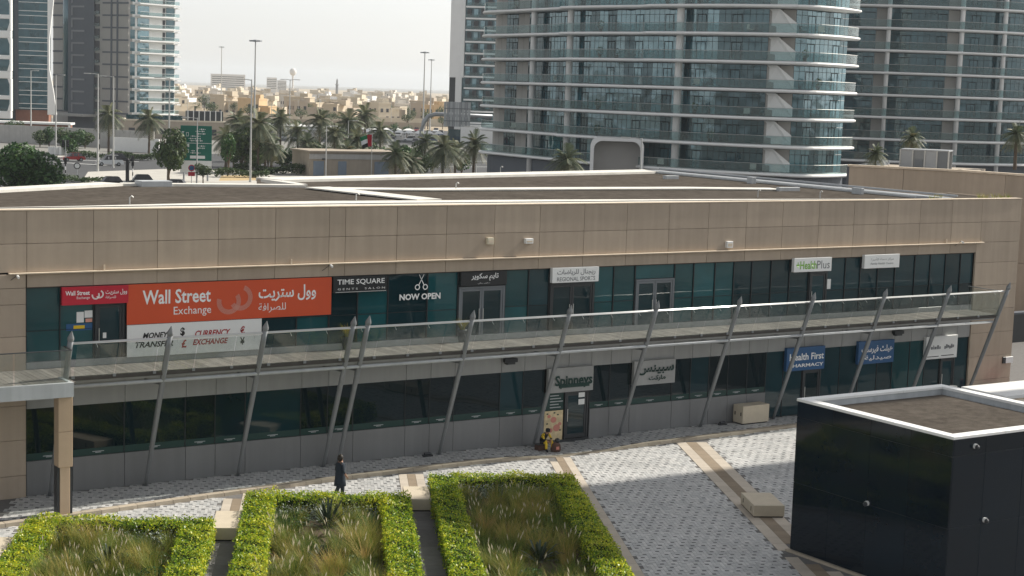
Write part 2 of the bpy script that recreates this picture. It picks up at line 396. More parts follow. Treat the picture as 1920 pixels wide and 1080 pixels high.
for v, u, z, py in cells:
    for (a, b, c, d, dark) in PIECES:
        lo = np.array([v+a*s_+g_, u+c*s_+g_]); hi = np.array([v+b*s_-g_, u+d*s_-g_])
        k = 3 if dark else random.choice((0, 0, 1, 2))
        if dark and random.random() < .3: k = 1
        tilt = rng.normal(0, .0022, 2); zt = z-.004+rng.uniform(-.002, .002) - (.004 if dark else 0)
        if singles < 300 and not dark:
            c_ = (lo+hi)/2; wv, wu = hi-lo; p = pz(*c_)
            lbox(plaza, 'paver', (p[0], p[1], zt-.025), (round(wv, 3), round(wu, 3), .05), ('paver_a', 'paver_b', 'paver_c')[k], rot=(tilt[0]*12, tilt[1]*12, -TH)); singles += 1
            continue
        q = []
        for vv, uu, sx, sy in ((lo[0], lo[1], -1, -1), (hi[0], lo[1], 1, -1), (hi[0], hi[1], 1, 1), (lo[0], hi[1], -1, 1)):
            x, y = pz(vv, uu); q.append((x, y, zt+sx*tilt[0]+sy*tilt[1]))
        q = np.array(q); lowq = q.copy(); lowq[:, 2] = z-.03
        PV.append(q); MI.append(k)
        for i in (0, 1, 3):                       # skirt faces
            j = (i+1) % 4; PV.append(np.array([lowq[i], lowq[j], q[j], q[i]])); MI.append(k)
field = link('paver_field', quadmesh(np.array(PV), None, mi=MI, mats=['paver_a', 'paver_b', 'paver_c', 'paver_dark']), plaza); field['kind'] = 'stuff'
del PV

# ------------------------------------------------------------------ planting beds: hedges, grasses
def hedge(v0, v1, u1, label, seed):
    r = np.random.default_rng(seed); H = .78; w = 1.0; u0 = 46.5
    t = thing('clipped_hedge', label, 'hedge', (*pz((v0+v1)/2, u1), 0), 0, 'clipped hedges round the planting beds')
    runs = [(v0, v0+w, u0, u1), (v1-w, v1, u0, u1), (v0+w, v1-w, u1-w, u1)]
    core = MB(); P, N = [], []
    for a, b, c, d in runs:
        i = .09; pts = [pz(a+i, c+i), pz(b-i, c+i), pz(b-i, d-i), pz(a+i, d-i)]; core.prism(pts, .02, H-.10)
        def surf(n, f, nrm):
            k = r.uniform(0, 1, (n, 2)); q = f(k); P.append(q); N.append(np.tile(nrm, (n, 1)))
        dens = 520
        A = (b-a)*(d-c); surf(int(A*dens*1.15), lambda k: np.c_[a+k[:, 0]*(b-a), c+k[:, 1]*(d-c), np.full(len(k), H)], (0, 0, 1))
        for vv, nv in ((a, -1), (b, 1)):
            surf(int((d-c)*H*dens), lambda k, vv=vv: np.c_[np.full(len(k), vv), c+k[:, 0]*(d-c), k[:, 1]*H], (nv, 0, .3))
        for uu, nu in ((d, 1), (c, -1)):
            surf(int((b-a)*H*dens), lambda k, uu=uu: np.c_[a+k[:, 0]*(b-a), np.full(len(k), uu), k[:, 1]*H], (0, nu, .3))
    P = np.concatenate(P); N = np.concatenate(N)
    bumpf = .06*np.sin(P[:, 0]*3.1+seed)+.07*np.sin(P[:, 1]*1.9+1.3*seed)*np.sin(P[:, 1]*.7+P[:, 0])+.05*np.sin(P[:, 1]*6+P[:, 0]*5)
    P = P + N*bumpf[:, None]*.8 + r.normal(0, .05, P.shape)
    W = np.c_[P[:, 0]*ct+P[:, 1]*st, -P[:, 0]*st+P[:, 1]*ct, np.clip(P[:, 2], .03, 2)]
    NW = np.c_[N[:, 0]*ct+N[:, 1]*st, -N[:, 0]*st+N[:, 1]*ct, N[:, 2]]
    tint = np.clip(.46+1.7*bumpf+r.normal(0, .25, len(P))+.1*(P[:, 2] > H*.8), 0, 1)  # sunlit look put into the tint: leaves on top yellower
    core.build('branches', t, 'hedge_core', world=True)
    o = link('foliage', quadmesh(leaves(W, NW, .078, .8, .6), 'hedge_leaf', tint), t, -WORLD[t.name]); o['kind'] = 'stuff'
    return t
hedge(-10.6, -4.12, 60.0, 'bright green hedge round the leftmost planting bed, beside the tan column', 1)
hedge(-3.1, 3.1, 63.9, 'bright green hedge round the middle planting bed in front of the walking person', 2)
hedge(4.12, 10.0, 67.3, 'half-shaded green hedge round the right-hand planting bed next to the open paving', 3)
def blade_strips(B, D, L, W, bend, tint, m, seg=3):
    """tapered curved blades: base B, horizontal dir D (unit), length L, width W"""
    n = len(B); T = np.linspace(0, 1, seg+1); side = np.c_[-D[:, 1], D[:, 0], np.zeros(n)]
    pts = []
    for t in T:
        h = L*(t-.35*bend*t*t); out = L*(.12*t+.75*bend*t*t)
        pts.append(B+np.c_[D[:, 0]*out, D[:, 1]*out, h])
    Q, TI = [], []
    for i in range(seg):
        w0 = W*(1-.85*T[i]); w1 = W*(1-.85*T[i+1])
        Q.append(np.stack([pts[i]-side*w0[:, None], pts[i]+side*w0[:, None], pts[i+1]+side*w1[:, None], pts[i+1]-side*w1[:, None]], 1)); TI.append(tint+.12*T[i])
    return np.concatenate(Q), np.clip(np.concatenate(TI), 0, 1)
ROS = [(*onz(615, 1003, .1)[:2], 1.25), (*onz(600, 1062, .1)[:2], .8), (*onz(1010, 1068, .1)[:2], 1.0), (*onz(205, 1075, .1)[:2], .6)]
def bed(v0, v1, u1, label, seed):
    r = np.random.default_rng(seed); u0 = 49.
    b = MB(); b.prism([pz(v0+.9, 46.6), pz(v1-.9, 46.6), pz(v1-.9, u1-.9), pz(v0+.9, u1-.9)], -.01, .06)
    s = b.build('planting_soil', None, 'soil'); s['kind'] = 'structure'
    n = int((v1-v0-2)*(u1-u0-1)*4.6); Bs, Ds, Ls, Ws, bs, ts = [], [], [], [], [], []
    pl, pd, pL = [], [], []
    for i in range(n):
        cv, cu = r.uniform(v0+1.25, v1-1.25), r.uniform(u0, u1-1.35)
        patch = .5+.5*sin(cv*1.7+seed*2)*cos(cu*1.1+seed); L0 = r.uniform(.55, 1.15)*(1.2 if patch > .5 else .85); k = int(r.integers(70, 120))
        base_t = .0+.58*patch+r.normal(0, .16)
        if r.random() < .07: base_t = .95
        if any(((pz(cv, cu)[0]-q[0])**2+(pz(cv, cu)[1]-q[1])**2)**.5 < q[2] for q in ROS): continue
        a = r.uniform(0, 2*pi, k); rr = r.uniform(0, .2, k); x, y = pz(cv, cu)
        Bs.append(np.c_[x+rr*np.cos(a), y+rr*np.sin(a), np.full(k, .05)]); Ds.append(np.c_[np.cos(a), np.sin(a)])
        Ls.append(L0*r.uniform(.6, 1.15, k)); Ws.append(r.uniform(.005, .010, k)); bs.append(r.uniform(.2, .85, k)); ts.append(np.clip(base_t+r.normal(0, .14, k), 0, 1))
        if r.random() < .2:
            q = int(r.integers(2, 6)); a = r.uniform(0, 2*pi, q); pl.append(np.c_[x+.05*np.cos(a), y+.05*np.sin(a), np.full(q, .05)]); pd.append(np.c_[np.cos(a), np.sin(a)]); pL.append(L0*r.uniform(1.0, 1.3, q))
    Q, T = blade_strips(np.concatenate(Bs), np.concatenate(Ds), np.concatenate(Ls), np.concatenate(Ws), np.concatenate(bs), np.concatenate(ts), None)
    o = link('ornamental_grass', quadmesh(Q, 'grass_blade', T)); tag(o, label, 'grass', kind='stuff')
    m_ = 2600; kv = r.uniform(v0+1.1, v1-1.1, m_); ku = u1-1.05-np.abs(r.normal(0, .22, m_)); kz = np.abs(r.normal(.18, .16, m_))+.05; W_ = np.c_[kv*ct+ku*st, -kv*st+ku*ct, kz]
    link('silver_foliage', quadmesh(leaves(W_, np.tile((0, -.5, .8), (m_, 1)), .08, .7), 'silver_leaf', np.clip(r.normal(.45, .25, m_), 0, 1)), o)['kind'] = 'stuff'
    for q_ in range(7):
        cv, cu = r.uniform(v0+1.4, v1-1.4), r.uniform(51, u1-1.8); x, y = pz(cv, cu); k_ = 420; dd = r.normal(0, 1, (k_, 3)); dd /= np.linalg.norm(dd, axis=1)[:, None]; rr_ = r.uniform(.28, .5); Pq = np.array([x, y, rr_*.75])+dd*rr_*np.array([1, 1, .8]); Pq[:, 2] = np.maximum(Pq[:, 2], .07)
        sh = thing('low_shrub', 'low dark green shrub among the grasses of the %s, %s' % (label.split('inside the ')[1].replace('hedge', 'bed'), ORD[q_]+' clump'), 'shrub', (x, y, .05), 0, 'low shrubs in the beds'); link('foliage', quadmesh(leaves(Pq, dd, .09, .6), 'leaf_bush', np.clip(r.normal(.5, .25, k_), 0, 1)), sh, (-x, -y, -.05))['kind'] = 'stuff'
    pl, pd, pL = np.concatenate(pl), np.concatenate(pd), np.concatenate(pL)
    tip = pl+np.c_[pd[:, 0]*pL*.30, pd[:, 1]*pL*.30, pL*.92]; V = []
    for i in range(len(pl)):                          # seed heads: slim three-sided spindles
        p1 = Vector(tip[i]); dr = Vector((pd[i][0]*.35, pd[i][1]*.35, 1)).normalized(); p0 = p1-dr*.24; sd = dr.orthogonal().normalized(); s2 = dr.cross(sd); mid = (p0+p1)/2
        for e in (sd, s2): V.append([tuple(p0), tuple(mid+e*.02), tuple(p1), tuple(mid-e*.02)])
        V.append([tuple(pl[i]), tuple(Vector(pl[i])+sd*.004), tuple(p0+sd*.004), tuple(p0)])
    h = link('grass_plumes', quadmesh(np.array(V), 'grass_plume'), o); h['kind'] = 'stuff'
bed(-10.6, -4.12, 60.0, 'tawny ornamental grasses inside the leftmost hedge', 11)
bed(-3.1, 3.1, 63.9, 'golden ornamental grasses inside the middle hedge', 12)
bed(4.12, 10.0, 67.3, 'olive ornamental grasses inside the right-hand hedge', 13)
def rosette(px, py, label, n=34, L=.95, seed=0, flower=False):
    L *= 1.05
    x, y, _ = onz(px, py, .1); r = random.Random(seed); t = thing('spiky_plant', label, 'plant', (x, y, .05), 0, 'spiky rosette plants in the beds'); b = MB(); b.tube([(0, 0, 0), (0, 0, .32)], [.07, .06], 8); b.build('stem', t, 'bark')
    for i in range(n):
        a = r.uniform(0, 2*pi); el = r.uniform(.25, 1.35); l = L*r.uniform(.7, 1.1); b = MB(); w = .048
        d = Vector((cos(a)*cos(el), sin(a)*cos(el), sin(el))); sd = Vector((-sin(a), cos(a), 0)); up = d.cross(sd)*-1
        o3 = Vector((0, 0, .28)); p = [o3, o3+d*l*.5, o3+d*l*.85-Vector((0, 0, l*.06)), o3+d*l-Vector((0, 0, l*.16))]; ww = [w*.8, w, w*.7, .003]
        for j in range(3):
            b.quad(p[j]-sd*ww[j], p[j]+Vector((0, 0, -.012)), p[j+1]+Vector((0, 0, -.012)), p[j+1]-sd*ww[j+1]); b.quad(p[j]+Vector((0, 0, -.012)), p[j]+sd*ww[j], p[j+1]+sd*ww[j+1], p[j+1]+Vector((0, 0, -.012)))
        b.build('leaf', t, 'agave_leaf')
    if flower:
        P = rng.normal(0, .13, (60, 3))*np.array([1.2, 1.2, .6])+np.array([.25, -.1, .3]); o = link('blossom', quadmesh(leaves(P, rng.normal(0, 1, (60, 3)), .07), 'flower_red'), t)
rosette(615, 1003, 'large dark spiky plant among golden grasses in the middle bed', 46, 1.25, 1)
rosette(600, 1062, 'small dark plant with red flowers near the bottom of the middle bed', 26, .6, 2, True)
rosette(1010, 1068, 'dark spiky plant among olive grasses in the right-hand bed', 36, .95, 3)
rosette(205, 1075, 'green spiky plant among grasses in the leftmost bed', 34, .9, 4)

# stone benches
def bench(v0, v1, u0, u1, label, rot=True, h=.5, xy=None):
    if xy: c = xy; L = None
    cx, cy = pz((v0+v1)/2, (u0+u1)/2) if not xy else xy
    t = thing('stone_bench', label, 'bench', (cx, cy, 0 if not xy else .13), -TH if rot else 0, 'solid stone block benches')
    lbox(t, 'plinth', (0, 0, .03), (v1-v0-.08, u1-u0-.08, .06), 'joint')
    b = lbox(t, 'block', (0, 0, .055+(h-.055)/2), (v1-v0, u1-u0, h-.055), 'bench_stone', .012)
    for s in (-.3, .3): lbox(t, 'light_niche', (-(v1-v0)/2-.002, s*(u1-u0), h*.55), (.012, .07, .18), 'joint')
    return t
bench(-11.35, -10.35, 55.9, 58.25, 'cream stone bench at the left edge of the photo beside the leftmost hedge')
bench(-4.15, -3.13, 59.6, 62.05, 'cream stone bench between the leftmost and middle hedges')
bench(2.98, 4.02, 64.05, 66.15, 'cream stone bench between the middle and right-hand hedges')
bench(16.75, 18.0, 63.4, 65.55, 'shaded stone bench standing on the open paving left of the black kiosk')
bench(0, 1.75, 0, .75, 'dull stone bench against the grey shop front near the pharmacy', False, .95, (56.5, 63.1))
# ------------------------------------------------------------------ shopping building
AR = {'ا': (0xFE8D,0xFE8E,0,0), 'أ': (0xFE83,0xFE84,0,0), 'ب': (0xFE8F,0xFE90,0xFE91,0xFE92), 'ة': (0xFE93,0xFE94,0,0), 'ت': (0xFE95,0xFE96,0xFE97,0xFE98), 'ث': (0xFE99,0xFE9A,0xFE9B,0xFE9C), 'ج': (0xFE9D,0xFE9E,0xFE9F,0xFEA0), 'ح': (0xFEA1,0xFEA2,0xFEA3,0xFEA4), 'د': (0xFEA9,0xFEAA,0,0), 'ر': (0xFEAD,0xFEAE,0,0), 'ز': (0xFEAF,0xFEB0,0,0), 'س': (0xFEB1,0xFEB2,0xFEB3,0xFEB4), 'ص': (0xFEB9,0xFEBA,0xFEBB,0xFEBC), 'ض': (0xFEBD,0xFEBE,0xFEBF,0xFEC0), 'ف': (0xFED1,0xFED2,0xFED3,0xFED4), 'ك': (0xFED9,0xFEDA,0xFEDB,0xFEDC), 'ل': (0xFEDD,0xFEDE,0xFEDF,0xFEE0), 'م': (0xFEE1,0xFEE2,0xFEE3,0xFEE4), 'ن': (0xFEE5,0xFEE6,0xFEE7,0xFEE8), 'ه': (0xFEE9,0xFEEA,0xFEEB,0xFEEC), 'و': (0xFEED,0xFEEE,0,0), 'ي': (0xFEF1,0xFEF2,0xFEF3,0xFEF4)}
def arab(s):
    out = []
    for i, c in enumerate(s):
        if c not in AR: out.append(c); continue
        pv = i > 0 and s[i-1] in AR and AR[s[i-1]][2]; nx = AR[c][2] and i+1 < len(s) and s[i+1] in AR
        out.append(chr(AR[c][3 if pv and nx else 1 if pv else 2 if nx else 0]))
    return ''.join(reversed(out))
def text_mesh(body, w, h, m, bold=0., shear=0., ext=.015):
    """lettering fitted into w x h, lying in the XZ plane and facing -Y, origin at lower left"""
    c = bpy.data.curves.new('lettering', 'FONT'); c.body = body; c.offset = bold; c.shear = shear; c.resolution_u = 2
    o = bpy.data.objects.new('lettering_tmp', c); COL.objects.link(o)
    me = bpy.data.meshes.new_from_object(o.evaluated_get(bpy.context.evaluated_depsgraph_get()))
    bpy.data.objects.remove(o); bpy.data.curves.remove(c)
    co = np.zeros(len(me.vertices)*3, np.float32); me.vertices.foreach_get('co', co); co = co.reshape(-1, 3)
    lo, hi = co.min(0), co.max(0); q = np.zeros_like(co)
    q[:, 0] = (co[:, 0]-lo[0])/(hi[0]-lo[0])*w; q[:, 2] = (co[:, 1]-lo[1])/(hi[1]-lo[1])*h
    me.vertices.foreach_set('co', q.ravel()); me.materials.clear(); me.materials.append(MATS[m]); me.update()
    return me
def text(parent, body, x0, x1, z0, z1, y, m, bold=0., shear=0., name='lettering'):
    return wlink(name, text_mesh(body, x1-x0, z1-z0, m, bold, shear), parent, (x0, y, z0))

Y0 = 63.7; HEAD = 8.33; DECK = 5.14
mall = thing('shopping_arcade', 'long two-storey tan panelled shopping building with dark glazed fronts and flat gravel roof', 'building', (47, 70, 0))
ROOF = [(6, 63.95), (76.4, 63.95), (76.4, 69), (72.3, 69), (72.3, 91.9), (38.3, 83.2), (38.3, 78.4), (29.1, 80.1), (6, 66)]
c = MB(); c.prism(ROOF, 0, 11.12); c.build('core_wall', mall, 'joint', world=True)
c = MB(); c.prism(ROOF, 11.125, 11.2); rf = c.build('roof', mall, 'gravel_roof', world=True)
# clad the core's far sides
def clad(a, b, z0=0, z1=11.3, m='tan_panel', th=.12):
    a, b = Vector((*a, 0)), Vector((*b, 0)); d = (b-a); L = d.length; ang = atan2(d.y, d.x)
    return wlink('wall', boxmesh(L, th, z1-z0, m), mall, ((a.x+b.x)/2, (a.y+b.y)/2, (z0+z1)/2), (0, 0, ang))
for a, b in zip(ROOF[1:], ROOF[2:]+ROOF[:1]): clad(a, b, z1=11.26)
# roof: pale membrane strips, kerbs and small fittings
def roofpoly(pts, z, name='roof_strip', m='membrane', th=.05):
    b = MB(); b.prism(pts, z-th, z); return b.build(name, mall, m, world=True)
def strip(line, w, z, name='roof_strip', m='membrane', th=.06):
    l = [Vector((*p, 0)) for p in line]; left, right = [], []
    for i, p in enumerate(l):
        t = (l[min(i+1, len(l)-1)]-l[max(i-1, 0)]).normalized(); n = Vector((-t.y, t.x, 0)); left.append(tuple((p+n*w/2)[:2])); right.append(tuple((p-n*w/2)[:2]))
    return roofpoly(left+right[::-1], z, name, m, th)
roofpoly([(6, 64.05), (72.0, 64.05), (66.3, 65.2), (56, 66.2), (45.4, 67.0), (34.2, 67.4), (28, 66.9), (22.7, 66.0), (6, 64.5)], 11.27)
strip([(14, 65.0), (30, 65.5), (50, 65.3), (66, 64.7)], .07, 11.30, m='joint', th=.03)
strip([(38.1, 75.6), (43.6, 74.5), (52, 74.6), (61, 74.4), (66.6, 73.2)], 1.5, 11.29)
strip([(38.3, 76.1), (38.8, 72.5), (39.7, 67.3)], 1.5, 11.31)
strip([(6.5, 66.1), (20, 74.3), (28.8, 79.4)], 1.3, 11.33, th=.16)
strip([(29.2, 79.3), (38.3, 77.6)], .8, 11.32, th=.16)
strip([(38.5, 82.2), (54, 86.3), (71.5, 90.8)], 2.2, 11.34, th=.2)
strip([(38.5, 78.2), (38.5, 82.6)], .6, 11.31, th=.18)
strip([(71.3, 91), (71.3, 64.3)], 1.1, 11.36, 'gutter', 'galvanised', .2)
strip([(72.0, 91), (72.0, 64.3)], .14, 11.5, 'gutter_rail', 'galvanised', .1)
strip([(70.5, 90), (70.5, 66)], .12, 11.34, 'gutter_rail', 'beam_grey', .1)
for x, y, w, d, h in ((30.6, 78.6, 1.6, .9, .12), (66.8, 72.4, 1.6, .3, .06), (69.6, 69.6, .2, .8, .2), (67, 83.5, 1.0, .4, .06), (69.8, 79, .35, .5, .25)):
    box(mall, 'roof_hatch', x-w/2, x+w/2, y-d/2, y+d/2, 11.2, 11.36+h, 'beam_grey', .01)
for x, y in ((24.9, 66.6), (35.8, 67.2), (60.5, 67.9), (45.6, 74.6), (58.3, 90), (63.8, 66.6)):
    b = MB(); b.tube([(x, y, 11.2), (x, y, 11.55), (x+.08, y, 11.62), (x+.16, y, 11.55)], .032, 6); b.build('vent_pipe', mall, 'pole_light', world=True)
# tan cladding panels
def panel(x0, x1, z0, z1, y=63.55, m='tan_panel', d=.12, name='panel', g=.007):
    return box(mall, name, x0+g, x1-g, y, y+d, z0+g, z1-g, m, .008)
UP = [6.5, 9.2, 11.9, 14.5, 17.05, 19.67, 22.3, 24.93, 27.54, 30.1, 32.6, 33.37, 35.9, 38.42, 40.95, 43.43, 45.94, 48.45, 51.01, 53.49, 55.95, 58.38, 60.89, 63.4, 65.88, 68.35, 70.85, 73.25]
for a, b in zip(UP[:-1], UP[1:]):
    panel(a, b, 8.93, 10.03); panel(a, b, 10.03, 11.3)
    if a > 19: panel(a, b, HEAD, 8.87, 63.57)
box(mall, 'parapet_cap', 6.5, 76.5, 63.52, 64.02, 11.305, 11.345, 'ledge')
box(mall, 'ledge', 18.95, 73.4, 63.36, 63.56, 8.875, 8.925, 'ledge', .008)
box(mall, 'soffit', 19.6, 73.0, 63.58, 63.9, 8.30, 8.328, 'joint')
for z0, z1 in zip([0, 1.0, 2.4, 3.75, 5.1, 6.45, 7.7, 8.33], [1.0, 2.4, 3.75, 5.1, 6.45, 7.7, 8.33, 8.87]): panel(18.15, 19.62, z0, z1, 63.5)
for z0, z1 in zip([0, 1.5, 3.0, 4.5, 6.0, 7.4], [1.5, 3.0, 4.5, 6.0, 7.4, 8.9]): panel(12.0, 14.9, z0, z1, 63.75); panel(14.9, 18.1, z0, z1, 63.75)
END = [0, 1.05, 2.4, 3.75, 5.1, 6.45, 7.75, 8.9, 10.03, 11.3]
for z0, z1 in zip(END[:-1], END[1:]):
    if z0 > 8.6: panel(73.25, 76.5, z0, z1)
    else: panel(72.95, 76.5, z0, z1)
    b = box(mall, 'panel', 76.42, 76.54, 63.69, 66.3, z0+.012, z1-.012, 'tan_panel', .008); box(mall, 'panel', 76.42, 76.54, 66.33, 69.05, z0+.012, z1-.012, 'tan_panel', .008)
# --- upper glazing
UM = [19.67, 21.01, 22.36, 23.64, 26.6, 29.5, 31.2, 32.73, 34.1, 35.6, 37.6, 39.18, 41.70, 43.0, 44.15, 46.75, 47.89, 49.17, 51.6, 52.81, 54.17, 55.4, 56.6, 57.9, 59.16, 60.5, 61.8, 63.1, 64.2, 65.5, 66.8, 68.3, 69.5, 70.7, 71.9, 72.93]
DOORS = {22.36: 1, 39.18: 2, 44.15: 2, 49.17: 2, 60.5: 1}
TEAL = (19.67, 21.01, 34.1, 41.70, 46.75, 47.89, 51.6, 52.81, 54.17, 31.2, 37.6)
box(mall, 'sill', 19.66, 72.94, 63.60, 63.9, 5.06, 5.40, 'spandrel', .01)
def door(x0, x1, z0, z1, n, y=63.66, frame='frame_grey', glass='glass_dark', parent=None):
    t = MB(); f = .09
    t.box(x0, x0+f, y-.05, y+.08, z0, z1); t.box(x1-f, x1, y-.05, y+.08, z0, z1); t.box(x0+f, x1-f, y-.05, y+.08, z1-f, z1)
    fr = t.build('door_frame', mall, frame, world=True); w = (x1-x0-2*f)/n
    for i in range(n):
        a = x0+f+i*w; t = MB(); e = .11
        t.box(a+.01, a+e, y-.02, y+.04, z0+.02, z1-f-.01); t.box(a+w-e, a+w-.01, y-.02, y+.04, z0+.02, z1-f-.01); t.box(a+e, a+w-e, y-.02, y+.04, z0+.02, z0+.22); t.box(a+e, a+w-e, y-.02, y+.04, z1-f-.12, z1-f-.01)
        d = t.build('door', mall, frame, world=True)
        box(d, 'pane', a+e, a+w-e, y+.005, y+.02, z0+.22, z1-f-.12, glass)
        hx = a+w-e-.05 if i == 0 and n == 2 else a+.06
        h = MB(); h.tube([(hx, y-.08, z0+.85), (hx, y-.08, z0+1.45)], .018, 6); h.build('handle', d, 'steel_bright', world=True)
for a, b in zip(UM[:-1], UM[1:]):
    if a in DOORS:
        door(a+.04, b-.04, DECK+.02, 7.62, DOORS[a], frame='frame_dark' if a in (22.36, 44.15, 60.5) else 'frame_grey')
        box(mall, 'pane', a+.03, b-.03, 63.72, 63.75, 7.64, HEAD-.03, 'glass_teal' if a == 49.17 else 'glass_dark')
    else:
        g = 'glass_teal' if a in TEAL else 'glass_dark'
        box(mall, 'pane', a+.02, b-.02, 63.72, 63.75, 6.62, HEAD-.03, g); box(mall, 'pane', a+.02, b-.02, 63.72, 63.75, 5.41, 6.6, g)
    box(mall, 'mullion', a-.025, a+.025, 63.66, 63.76, 5.41, HEAD-.03, 'mullion')
tr = MB(); tr.box(19.67, 72.93, 63.69, 63.755, 6.60, 6.62); tr.build('transom', mall, 'mullion', world=True)
# --- ground floor
GS = [19.66, 21.51, 23.64, 26.24, 27.55, 28.9, 31.47, 32.75, 33.99, 36.59, 37.85, 39.11, 41.61, 42.89, 44.1]
GS2 = [46.72, 47.88, 49.11, 51.72, 52.9, 54.07, 55.33, 56.61, 57.87]
PH = [57.87, 59.08, 60.39, 61.72, 63.07, 64.45, 65.85, 67.0, 68.3, 69.5, 70.7, 71.9, 72.93]
for L in (GS, GS2):
    for a, b in zip(L[:-1], L[1:]):
        panel(a, b, .02, 1.5, 63.62, 'grey_panel', .08, 'base_panel', .008)
        s = box(mall, 'film_strip', a+.01, b-.01, 63.70, 63.72, 1.5, 1.78, 'green_strip')
        w = box(s, 'film_mark', (a+b)/2-.24, (a+b)/2+.24, 63.694, 63.699, 1.63, 1.655, 'beam_grey'); box(s, 'film_mark', (a+b)/2-.12, (a+b)/2+.12, 63.694, 63.699, 1.585, 1.61, 'beam_grey')
        box(mall, 'pane', a+.01, b-.01, 63.70, 63.73, 1.78, 3.56, 'glass_black' if random.random() < .75 else 'glass_dark')
        box(mall, 'mullion', a-.02, a+.02, 63.67, 63.735, .03, 3.56, 'mullion')
for a, b in zip(PH[:-1], PH[1:]):
    if a in (60.39, 70.7): door(a+.03, b-.03, .14, 2.5, 1, frame='frame_dark', glass='glass_dark'); box(mall, 'pane', a+.01, b-.01, 63.70, 63.73, 2.52, 3.56, 'glass_dark')
    else: box(mall, 'pane', a+.01, b-.01, 63.70, 63.73, .14, 3.56, 'glass_teal' if a in (67.0, 68.3) else 'glass_dark')
    box(mall, 'mullion', a-.02, a+.02, 63.67, 63.735, .03, 3.56, 'mullion')
box(mall, 'plinth', 57.9, 72.93, 63.63, 63.9, 0, .13, 'frame_dark')
SP = sorted(set(GS+GS2+PH+[45.4]))
for a, b in zip(SP[:-1], SP[1:]): panel(a, b, 3.57, 4.96, 63.60, 'spandrel', .1, 'spandrel_panel', .01)
# market entrance
box(mall, 'pane', 44.12, 45.24, 63.70, 63.73, 1.56, 2.40, 'green_strip')
door(45.26, 46.62, .14, 2.42, 1, frame='frame_dark', glass='glass_dark'); box(mall, 'plinth', 44.1, 46.7, 63.63, 63.9, 0, .13, 'frame_dark')
for i in range(5): box(mall, 'film_mark', 44.45, 44.95+.12*((i*7) % 3), 63.69, 63.698, 2.24-i*.14, 2.28-i*.14, 'beam_grey')
for z in (1.55, 1.9): box(mall, 'notice', 46.05, 46.4, 63.62, 63.632, z+.2, z+.46, 'white_sign')
pst = thing('food_poster', 'tall poster of pink and cream food beside the market door', 'poster', (44.65, 63.68, .14))
box(pst, 'sheet', 44.13, 45.2, 63.66, 63.69, .14, 1.55, 'poster')
for x, z, r in ((44.66, 1.12, .17), (44.85, .72, .2), (44.5, .62, .13), (45.02, .9, .1), (44.4, 1.3, .1)):
    b = MB(); n = 14; b.v = [(x+r*cos(2*pi*i/n), 63.654, z+r*sin(2*pi*i/n)*.85) for i in range(n)]; b.f = [list(range(n))]; b.mi = [0]; b.build('printed_food', pst, 'poster_pink', world=True)
for x, z in ((44.3, 1.42), (44.7, 1.45), (45.05, .6), (44.9, 1.35), (44.3, .95)):
    b = MB(); b.box(x-.05, x+.05, 63.650, 63.653, z-.03, z+.03); b.build('printed_leaf', pst, 'green_dark', world=True)
# dark service door at the left end, wall fittings
box(mall, 'service_door', 16.3, 18.05, 63.66, 63.74, .1, 2.85, 'frame_dark', .01); box(mall, 'door_jamb', 18.05, 18.15, 63.4, 63.75, .1, 2.9, 'beam_grey')

# ------------------------------------------------------------------ balcony deck
EDGE = 61.4
deck = thing('balcony_walkway', 'long timber-floored balcony with glass balustrade along the upper shops', 'balcony', (46, 62.5, DECK))
x = 14.0; i = 0
while x < 72.4:
    w = .21; e = EDGE if x > 20.4 else 60.25
    box(deck, 'plank', x+.006, x+w-.006, e+.05, 63.58, DECK-.045+.002*(i % 3), DECK-.004+.002*(i % 3), 'deck_wood'); x += w; i += 1
b = MB(); b.box(20.4, 72.4, EDGE-.02, EDGE+.04, DECK-.16, DECK+.015); b.build('edge_board', deck, 'deck_edge', world=True)
b = MB(); b.box(20.4, 72.4, EDGE+.12, 63.6, DECK-.26, DECK-.06); b.build('slab', deck, 'soffit', world=True)
b = MB(); b.tube([(20.5, EDGE+.12, DECK-.40), (72.3, EDGE+.12, DECK-.40)], .075, 10); b.build('edge_tube', deck, 'beam_grey', world=True, smooth=True)
MX = [20.48, 24.41, 28.44, 32.41, 33.1, 38.21, 43.35, 48.32, 53.37, 58.2, 63.2, 67.95, 72.6]
def tilt_y(z): return 63.35-(63.35-60.72)*z/6.96          # masts lean outwards
for x in MX[:-1]:
    b = MB(); b.tube([(x+.02, tilt_y(4.55), 4.55), (x+.02, 63.5, 4.45)], .05, 6); b.build('bracket_arm', deck, 'steel', world=True)
